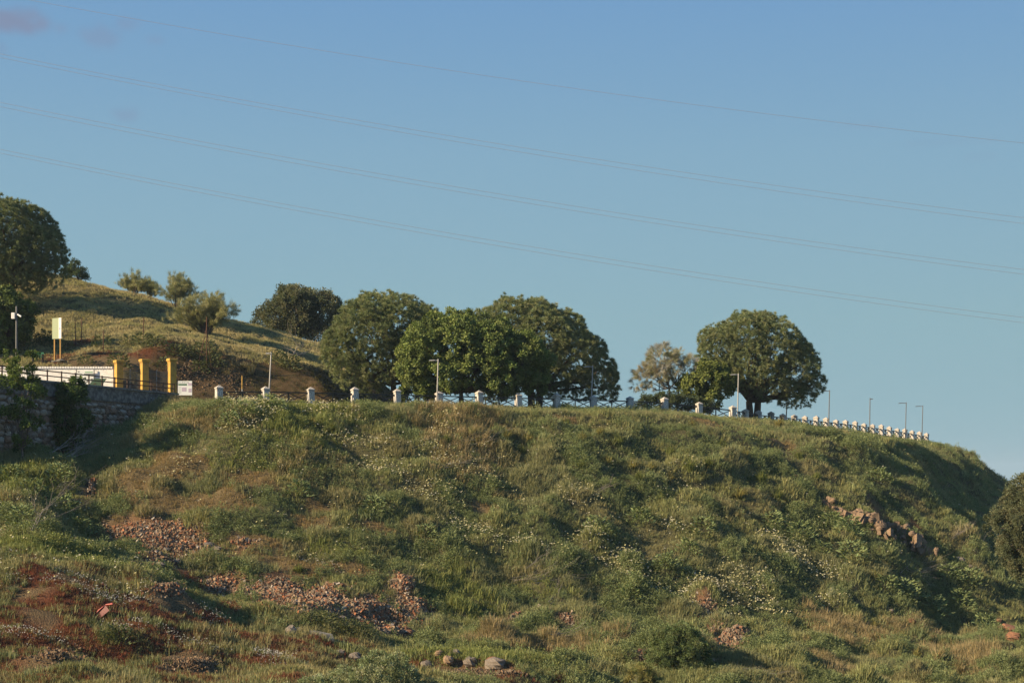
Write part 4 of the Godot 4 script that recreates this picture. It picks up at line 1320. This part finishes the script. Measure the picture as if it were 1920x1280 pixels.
	var big := [
		[245, 1022, 12, 0, "pale upright flake standing in the orange rubble fan"], [310, 1012, 14, 0, "white block in the right of the orange rubble fan"], [312, 1032, 12, 0, "whitish block at the lower edge of the orange rubble fan"],
		[358, 1026, 12, 1, "orange block right of the orange rubble fan"], [392, 1022, 20, 0, "flat grey boulder on the slope right of the rubble fan"], [408, 1030, 16, 0, "round grey boulder beside the flat one on the slope"], [432, 1044, 14, 1, "lone orange brick lump below the grey boulders"],
		[562, 1140, 12, 1, "orange-red block in the middle of the long rubble bank"], [545, 1182, 22, 0, "long grey slab end poking from the foot of the rubble bank"], [640, 1162, 26, 0, "grey flat stone in front of the middle rubble heap"],
		[720, 1178, 14, 1, "tan block below the right rubble heap"], [765, 1186, 16, 1, "orange block at the foot of the right rubble heap"], [805, 1172, 14, 0, "grey block at the right end of the rubble bank"],
		[637, 1222, 16, 0, "pale upright stone in the lower grass"], [665, 1230, 20, 0, "flat pale stone right of the upright one in the lower grass"],
		[822, 1226, 18, 2, "small tan boulder, leftmost of the boulder row at the bottom"], [840, 1238, 22, 2, "round tan boulder in the bottom row, second from left"], [882, 1240, 26, 0, "pale angular boulder in the middle of the bottom row"], [928, 1242, 32, 0, "long low grey boulder at the right of the bottom row"], [921, 1236, 16, 1, "small pinkish stone on top of the long low boulder"],
		[855, 1222, 14, 0, "small grey stone behind the bottom boulder row"], [800, 1245, 18, 0, "dark flat boulder left of the bottom row"],
		[1322, 1150, 16, 0, "pale concrete lump at the top of the rubble trail"], [1312, 1142, 14, 1, "orange brick lump at the head of the rubble trail"],
		[1672, 1144, 10, 0, "small white stone on the right-hand slope"], [1710, 1163, 16, 1, "orange slab on the right-hand slope"], [1890, 1180, 36, 1, "orange-brown rock near the right edge"], [1900, 1195, 26, 1, "lower orange-brown rock near the right edge"], [1873, 1167, 14, 1, "small orange rock left of the pair near the right edge"],
		[1492, 893, 9, 1, "single orange stone in the dark grass on the upper right slope"], [1802, 1052, 16, 0, "grey stone low on the right flank"], [1820, 1062, 12, 0, "smaller grey stone beside it on the right flank"],
		[300, 1058, 18, 0, "grey stone on the edge of the red bank"], [282, 1053, 14, 2, "tan stone at the edge of the red bank"], [330, 1052, 16, 0, "right grey stone on the edge of the red bank"]]
	for s in big:
		var g := ground(s[0], s[1] + s[2] * 0.3)
		var sz: float = s[2] * -g.z / FOCAL * 1.15
		var o := solid("stone", rocks[rng.randi() % 6], gm[s[3]], g + Vector3(0, sz * 0.14, 0), s[4], "stone", "single stones on the slope")
		o.rotation = Vector3(rf(-0.25, 0.25), rf(0, TAU), rf(-0.25, 0.25))
		o.scale = Vector3(sz * rf(1.0, 1.25), sz * rf(0.75, 1.0), sz * rf(0.8, 1.0))
	# jagged outcrop on the right
	var OC := [["jagged ochre rock outcrop, upper part on the right flank", [[1556, 940, 18], [1562, 955, 14], [1570, 962, 16], [1580, 966, 16], [1590, 968, 20], [1602, 970, 26], [1612, 980, 20], [1606, 985, 14], [1620, 965, 14], [1632, 975, 24], [1648, 985, 22], [1640, 995, 18]]], ["jagged ochre rock outcrop, lower part on the right flank", [[1675, 990, 24], [1692, 994, 22], [1668, 1005, 16], [1706, 1008, 20], [1715, 1018, 22], [1728, 1020, 20], [1738, 1030, 18], [1748, 1037, 14], [1700, 1020, 18], [1722, 1034, 18], [1690, 1010, 16]]]]
	var om := mottled([[0.0, lin(0.05, 0.042, 0.036)], [0.42, lin(0.12, 0.1, 0.08)], [0.55, lin(0.27, 0.15, 0.075)], [0.7, lin(0.2, 0.16, 0.12)], [1.0, lin(0.3, 0.24, 0.18)]], 0.03, 0.9, 0.95, 8.0)
	for oc in OC:
		var c := ground(oc[1][4][0], oc[1][4][1])
		var o := thing("rock_outcrop", oc[0], "rock", c)
		for s in oc[1]:
			var g := ground(s[0], s[1] + 4)
			if absf(g.z - c.z) > 8: continue
			for k in 4:
				var sz: float = s[2] * -g.z / FOCAL * rf(0.5, 0.95)
				var b := Basis.from_euler(Vector3(rf(-0.6, 0.6), rf(0, TAU), rf(-0.6, 0.6))).scaled_local(Vector3(sz, sz * rf(0.9, 1.7), sz * rf(0.6, 1.0)))
				var q := Vector3(rf(-0.3, 0.3), rf(-0.1, 0.25), rf(-0.2, 0.3))
				part(o, "rock", chunks[rng.randi() % 5] if rng.randf() < 0.35 else rocks[rng.randi() % 6], om, Transform3D(b, g - c + q))
	# broken concrete beam in the ditch
	var a := ground(548, 1182)
	var b2 := ground(620, 1204)
	var st := begin()
	box(st, Vector3(0, 0.1, 0), Vector3((b2 - a).length(), 0.3, 0.35), Basis(Vector3.UP, -atan2(b2.z - a.z, b2.x - a.x)), 0.9)
	solid("concrete_beam", done(st), M.render_grey, (a + b2) * 0.5, "half-buried grey concrete beam in the ditch below the rubble bank", "beam")

func twigs(st: SurfaceTool, a: Vector3, dir: Vector3, l: float, r: float, depth: int, up := 0.15):
	var b := a + dir * l * 0.5 + Vector3(rf(-1, 1), rf(-1, 1), rf(-1, 1)) * l * 0.06
	var c := a + dir * l + Vector3(rf(-1, 1), rf(-0.5, 1), rf(-1, 1)) * l * 0.1
	tube(st, [a, b, c], [r, r * 0.75, r * 0.45], 5 if depth > 1 else 4, false)
	if depth == 0: return
	for k in 3 if depth > 1 else 4:
		var o: Vector3 = [a.lerp(b, 0.7), b, b.lerp(c, 0.6), c][(k + depth) % 4]
		twigs(st, o, (dir + Vector3(rf(-1, 1), rf(-0.6, 0.7) + up, rf(-1, 1)) * 0.6).normalized(), l * rf(0.45, 0.75), r * 0.5, depth - 1, up)
func build_branches():
	# from px, to px, depth lift, thickness, label
	var B := [
		[85, 862, 185, 818, 0.035, "pale dead brushwood lying at the foot of the stone wall"],
		[120, 868, 170, 842, 0.03, "smaller dead branch beside the brushwood under the wall"],
		[960, 1098, 1040, 1090, 0.025, "bleached fallen branch, left of the heap in mid slope"],
		[1000, 1104, 1085, 1085, 0.03, "longest bleached fallen branch in mid slope"],
		[1030, 1140, 1090, 1105, 0.03, "forked bleached branch above the shaded rubble"],
		[985, 1078, 1040, 1045, 0.02, "thin dry branch standing in the daisies"],
		[1035, 1205, 1085, 1195, 0.025, "grey sticks piled below the shaded rubble"],
		[1010, 1145, 1030, 1160, 0.035, "short pale stick on the grass"],
		[830, 885, 880, 878, 0.025, "grey fallen branch on the upper slope among daisies"],
		[840, 845, 960, 830, 0.02, "leaning dry stems on the upper slope"],
		[1690, 1085, 1745, 1072, 0.03, "curled pale dead bush on the right slope"],
		[1700, 1075, 1740, 1100, 0.025, "lower part of the curled dead brush on the right slope"],
		[1785, 1020, 1820, 995, 0.025, "bare twiggy shrub on the dark right flank"],
		[1830, 1045, 1870, 1010, 0.025, "bare twiggy shrub next to the right-hand oak"],
		[60, 1005, 100, 980, 0.025, "grey dry branch on the lower left slope"],
		[110, 925, 140, 915, 0.02, "thin dry twigs left of the gully"],
		[1120, 930, 1145, 915, 0.02, "thin dry twigs in the hollow in mid slope"],
		[550, 672, 590, 668, 0.035, "bare roots hanging from the dark hill bank"],
		[1390, 1272, 1430, 1262, 0.03, "dark fallen branch at the bottom right"]]
	for b in B:
		var a := ground(b[0], b[1])
		var e := ground(b[2], b[3])
		var l := a.distance_to(e)
		if l > 6.0:
			e = a + (e - a) * (6.0 / l)
			l = 6.0
		var st := begin()
		for k in 4:
			var q := (e - a).normalized() + Vector3(rf(-0.25, 0.25), rf(-0.1, 0.15), rf(-0.25, 0.25))
			twigs(st, Vector3(rf(-0.1, 0.1), 0.05 + 0.08 * k, rf(-0.1, 0.1)), q.normalized(), l * rf(0.4, 0.75), b[4] * 0.8, 2, 0.0)
		solid("dead_branch", done(st), M.dead, a, b[5], "branch", "dead branches on the slope")

# ---------------------------------------------------------------- tussocks and grass
func build_tussocks():
	var protos := [tussock_proto(170, 0.022, 0.55), tussock_proto(150, 0.024, 0.7), tussock_proto(190, 0.02, 0.45)]
	var kinds := {
		"green": [Color(0.181, 0.230, 0.076), "green tussock of arching grass", "green grass tussocks"],
		"gold": [Color(0.290, 0.286, 0.108), "yellowish tussock of arching grass", "yellowish grass tussocks"],
		"grey": [Color(0.271, 0.325, 0.217), "pale silvery green feathery plant", "silvery plants"],
		"dry": [Color(0.400, 0.363, 0.217), "dry tan tussock of leaning grass", "dry tan tussocks"],
		"heath": [Color(0.164, 0.191, 0.091), "low olive-green bushy plant", "bushy plants on the hill"],
		"dark": [Color(0.26, 0.33, 0.155), "leafy green weed clump", "leafy weed clumps"]}
	var mats := {}
	for k in kinds:
		var m := leaf_mat()
		var c: Color = kinds[k][0]
		m.albedo_color = Color(c.r, c.g, c.b).linear_to_srgb()  # times the vertex tint
		mats[k] = m
	var T := {
		"green": [[980, 858, 26], [1062, 802, 30], [1160, 838, 34], [1255, 852, 26], [1430, 905, 36], [1295, 885, 30], [745, 790, 22], [1350, 840, 24], [1200, 905, 24], [1090, 880, 24], [1330, 880, 26], [1460, 940, 28], [1500, 860, 24], [620, 810, 24], [560, 1075, 22], [835, 830, 26], [1240, 940, 26], [1530, 900, 24]],
		"gold": [[950, 822, 24], [988, 830, 26], [1090, 828, 24], [1125, 818, 26], [1140, 872, 26], [1185, 880, 28], [1400, 860, 28], [1385, 935, 28], [1475, 1175, 26], [1440, 1205, 24], [1640, 1180, 22], [1720, 1235, 22], [585, 800, 28], [565, 845, 24], [1255, 905, 24], [1640, 1090, 24], [1300, 800, 22], [1220, 880, 22], [1460, 800, 24], [1690, 1200, 22]],
		"grey": [[1415, 975, 20], [1385, 1035, 22], [1460, 1100, 28], [1560, 1122, 26], [1455, 1145, 22], [870, 1050, 30], [900, 1060, 24], [790, 1165, 26], [770, 1180, 22], [1740, 1060, 18], [25, 1112, 24], [45, 1100, 18]],
		"dry": [[1560, 1190, 34], [1612, 1210, 34], [1585, 1200, 28], [1800, 1262, 34], [1760, 1235, 26], [1590, 1272, 30], [1640, 1240, 28], [1000, 1200, 26], [1065, 1225, 26], [930, 1205, 24], [1140, 1215, 28], [1830, 1250, 30], [1090, 1215, 22], [1515, 1205, 24], [470, 700, 26], [455, 690, 22]],
		"heath": [[190, 650, 22], [265, 650, 26], [290, 652, 24], [240, 648, 18], [330, 668, 22], [385, 672, 28], [125, 655, 16], [160, 685, 18], [60, 645, 20], [85, 640, 20], [40, 655, 22], [350, 672, 20], [400, 690, 24], [220, 690, 22], [310, 690, 16], [372, 700, 22], [220, 1205, 30], [200, 1205, 20], [610, 1180, 30], [580, 1175, 24], [650, 1185, 26], [680, 1195, 22], [640, 1195, 22], [95, 650, 18], [540, 690, 26], [520, 680, 22]],
		"dark": [[1650, 910, 26], [1590, 1010, 30], [1560, 990, 26], [1500, 1010, 28], [1450, 990, 26], [1600, 1050, 30], [1540, 1040, 26], [1700, 1120, 30], [1660, 1110, 26], [1750, 1150, 32], [1800, 1140, 30], [1850, 1180, 30], [1820, 1100, 30], [1780, 1090, 26], [1320, 1000, 30], [1290, 1040, 28], [1200, 980, 28], [1120, 1000, 28], [1180, 1130, 28], [1250, 1080, 28], [460, 780, 28], [520, 775, 26], [500, 765, 24], [60, 930, 30], [120, 960, 30], [40, 980, 30], [150, 1000, 26], [20, 900, 28], [110, 900, 28], [700, 960, 26], [560, 930, 26], [430, 800, 24], [800, 1010, 26]]}
	var weed := weed_proto(230, 0.16)
	var seen := {}
	for k in T:
		var list: Array = T[k]
		list.sort_custom(func(a, b): return a[0] < b[0])
		for s in list:
			var g := ground(s[0], s[1])
			var o := MeshInstance3D.new()
			o.name = numbered("grass_tussock" if k in ["green", "gold", "dry"] else ("silvery_plant" if k == "grey" else "leafy_clump"))
			o.mesh = weed if k in ["dark", "heath"] else protos[rng.randi() % 3]
			o.material_override = mats[k]
			o.position = g
			o.rotation = Vector3(rf(-0.1, 0.2), rf(0, TAU), rf(-0.25, 0.0))
			var sz: float = s[2] * -g.z / FOCAL * rf(1.0, 1.25)
			o.scale = Vector3(sz * 1.15, sz, sz * 1.15) if not k in ["dark", "heath"] else Vector3(sz * 1.7, sz, sz * 1.7)
			add_child(o)
			var where := region(s[0], s[1])
			var c: int = seen.get(k + where, 0)
			seen[k + where] = c + 1
			meta(o, "%s, %s from the left on the %s" % [kinds[k][1], ordinal(c), where], "plant", kinds[k][2])

func region(px: float, py: float) -> String:
	if py < 715: return "earth hill"
	if px < 330: return "far left slope"
	if py < 960: return "upper left embankment" if px < 1000 else "upper right embankment"
	if px < 900: return "lower left ground"
	return "lower right slope" if px > 1400 else "lower middle slope"

func build_grass():
	var protos := {
		"fine": grass_proto(26, 0.55, 0.045), "tall": grass_proto(30, 0.4, 0.03, 0.5), "weed": weed_proto(70, 0.16)}
	var xfs := {}
	var cols := {}
	var keys := ["fine", "tall", "weed", "red", "straw"]
	for k in keys:
		xfs[k] = []; cols[k] = []
	var fx := []; var fc := []; var wx := []; var wc := []
	var n := 340000
	var lowlim := 46.0
	for i in n:
		# even over the ground that the picture shows, thinner with distance
		var d := lowlim + 132.0 * pow(rng.randf(), 1.3)
		var x := rf(-0.345, 0.345) * d
		if d > 100 and rng.randf() < 0.25: continue
		var p := Vector2(x, d)
		var s := side_of(EDGE, p)
		var behind := d > 78.0 and side_of(WALL, p) < -0.2
		var hill := false
		if s < -1.5 or behind:
			if d > 102.0 and x < -6.0: hill = -side_of(FOOT, p) > 0.6
			if not hill:
				if behind or s < -9.0 or rng.randf() < 0.45: continue
		if hill and d > 141.0: continue
		var bare := maxf(painted("bare", x, d), painted("rubble", x, d))
		if rng.randf() < bare * 1.15: continue
		var tanv := painted("tan", x, d)
		if rng.randf() < tanv * 0.1: continue
		var redv := painted("red", x, d)
		var brightv := painted("bright", x, d)
		var strawv := painted("straw", x, d)
		var nm := n_mid.get_noise_2d(x * 0.7 + 50, d * 0.7)
		var nb := n_big.get_noise_2d(x * 1.7 - 80, d * 1.7)
		var bank := smoothstep(1.0, -6.0, x) * smoothstep(73.0, 67.5, d)
		if rng.randf() < bank * 0.32: continue
		redv = maxf(redv, bank * clampf(0.75 + 1.0 * n_mid.get_noise_2d(x * 1.1, d * 0.8 + 90), 0.0, 1.0))
		var y := gy(x, d)
		var key := "fine"
		var c := Color(0.22, 0.262, 0.13).lerp(Color(0.175, 0.22, 0.11), smoothstep(-0.3, 0.35, nm))
		c = c.lerp(Color(0.32, 0.3, 0.165), smoothstep(0.05, 0.5, nb) * 0.35)
		c = c.lerp(Color(0.31, 0.26, 0.15), smoothstep(-5.0, -12.0, x) * smoothstep(70.0, 76.0, d) * clampf(0.25 + nb * 1.2, 0.0, 0.7))
		var kind := n_kind.get_noise_2d(x, d * 1.25)
		var hum := hummock(x, d) if not hill else 0.0
		var sp := fposmod(kind * 7.3, 1.0)
		if not hill:
			if sp < 0.25: c = c.lerp(Color(0.17, 0.225, 0.105), 0.7)
			elif sp < 0.45: c = c.lerp(Color(0.29, 0.3, 0.14), 0.65)
			elif sp < 0.6: c = c.lerp(Color(0.25, 0.275, 0.165), 0.7)
			elif sp < 0.72: c = c.lerp(Color(0.3, 0.25, 0.15), 0.5)
		var h := 0.28 + 0.1 * nm + 0.1 * nb + 0.16 * hum
		var near := smoothstep(78.0, 68.0, d)
		c = c.lerp(Color(0.25, 0.21, 0.115), near * smoothstep(6.0, -4.0, x) * rf(0.1, 0.6))
		if hill:
			c = Color(0.44, 0.39, 0.23).lerp(Color(0.34, 0.33, 0.17), smoothstep(-0.2, 0.3, nm))
			h = 0.22
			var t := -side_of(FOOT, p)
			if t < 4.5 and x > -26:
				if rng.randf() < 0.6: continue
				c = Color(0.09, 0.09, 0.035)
		elif rng.randf() < (0.75 if sp < 0.25 else (0.3 if sp > 0.85 else 0.04)) * (1.0 - 0.7 * near * smoothstep(8.0, -2.0, x)) * (1.0 - bank):
			key = "weed"; h *= 1.25
			c = Color(0.165, 0.215, 0.1).lerp(Color(0.21, 0.25, 0.12), rng.randf())
		elif sp > 0.45 and sp < 0.62 and rng.randf() < 0.7:
			key = "tall"; h = rf(0.4, 0.62)
			c = c.lerp(Color(0.27, 0.26, 0.14), 0.3)
		if tanv > 0.3 and rng.randf() < tanv:
			key = "fine"; h = 0.16
			c = Color(0.33, 0.24, 0.13).lerp(Color(0.24, 0.21, 0.1), rng.randf() * 0.7)
		if rng.randf() < redv * 0.85:
			key = "fine"; h = rf(0.12, 0.2)
			c = Color(0.22, 0.075, 0.05).lerp(Color(0.2, 0.14, 0.08), rng.randf() * 0.8)
		if rng.randf() < brightv:
			if key != "weed": key = "fine"
			h = maxf(h, 0.24)
			c = Color(0.24, 0.27, 0.1).lerp(Color(0.18, 0.22, 0.08), rng.randf())
		if rng.randf() < strawv * 0.5:
			key = "tall"; h = rf(0.5, 0.85)
			c = Color(0.33, 0.28, 0.18).lerp(Color(0.24, 0.21, 0.11), rng.randf())
		if s > -2.5 and s < 0.8 and x > -2.0 and x < 40.0: h *= 0.6
		h = clampf(h, 0.1, 0.9) * rf(0.75, 1.3)
		var wide := clampf(h, 0.22, 0.5) * rf(0.9, 1.3)
		var up := (Vector3.UP * 0.75 + slope_normal(x, d) * 0.4 + Vector3(rf(-0.15, 0.25), 0, rf(-0.15, 0.2))).normalized()
		var b := basis_along(up, rf(0, TAU)).scaled_local(Vector3(wide, h, wide))
		var t2 := rf(0.8, 1.2)
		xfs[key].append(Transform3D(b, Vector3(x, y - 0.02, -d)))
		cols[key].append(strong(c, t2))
		# flowers stand above the leaves
		var yel := painted("yellow", x, d)
		if bare < 0.3 and not hill and rng.randf() < yel * 0.85 + (0.025 if s > 1.5 and y > EYE - 5.0 else 0.0):
			for k in 1 + rng.randi() % 2:
				var q := Vector3(x + rf(-0.25, 0.25), y + maxf(h, 0.35) * rf(0.8, 1.3), -d + rf(-0.25, 0.25))
				fx.append(Transform3D(basis_along(Vector3(rf(-0.7, 0.4), 1, rf(0, 0.9)), 0).scaled_local(Vector3.ONE * rf(0.028, 0.052)), q))
				fc.append(Color(0.85, 0.8, 0.42) if rng.randf() < 0.7 else Color(0.8, 0.78, 0.62))
		var whi := painted("white", x, d)
		if rng.randf() < whi * 0.6:
			for k in 2:
				var q := Vector3(x + rf(-0.2, 0.2), y + rf(0.1, 0.3), -d + rf(-0.2, 0.2))
				wx.append(Transform3D(basis_along(Vector3(rf(-0.7, 0.4), 1, rf(0, 0.9)), 0).scaled_local(Vector3.ONE * rf(0.016, 0.03)), q))
				wc.append(Color(0.72, 0.7, 0.66))
	var labels := {"fine": ["meadow_grass", "short green and tan grass covering the slopes"], "tall": ["tall_grass", "tall loose seeding grass on the embankment"], "weed": ["leafy_weeds", "low dark leafy weeds covering the embankment"]}
	for k in ["fine", "tall", "weed"]:
		var o := many(self, labels[k][0], protos[k], M.leaf, xfs[k], cols[k])
		meta(o, labels[k][1], "grass" if k != "weed" else "weeds", "", "stuff")
	var fm := leaf_mat(0.3)
	meta(many(self, "yellow_flowers", flower_proto(), fm, fx, fc), "pale yellow daisies dotted over the embankment", "flowers", "", "stuff")
	meta(many(self, "white_flowers", flower_proto(), fm, wx, wc), "tiny white flowers over the red-earth bank", "flowers", "", "stuff")
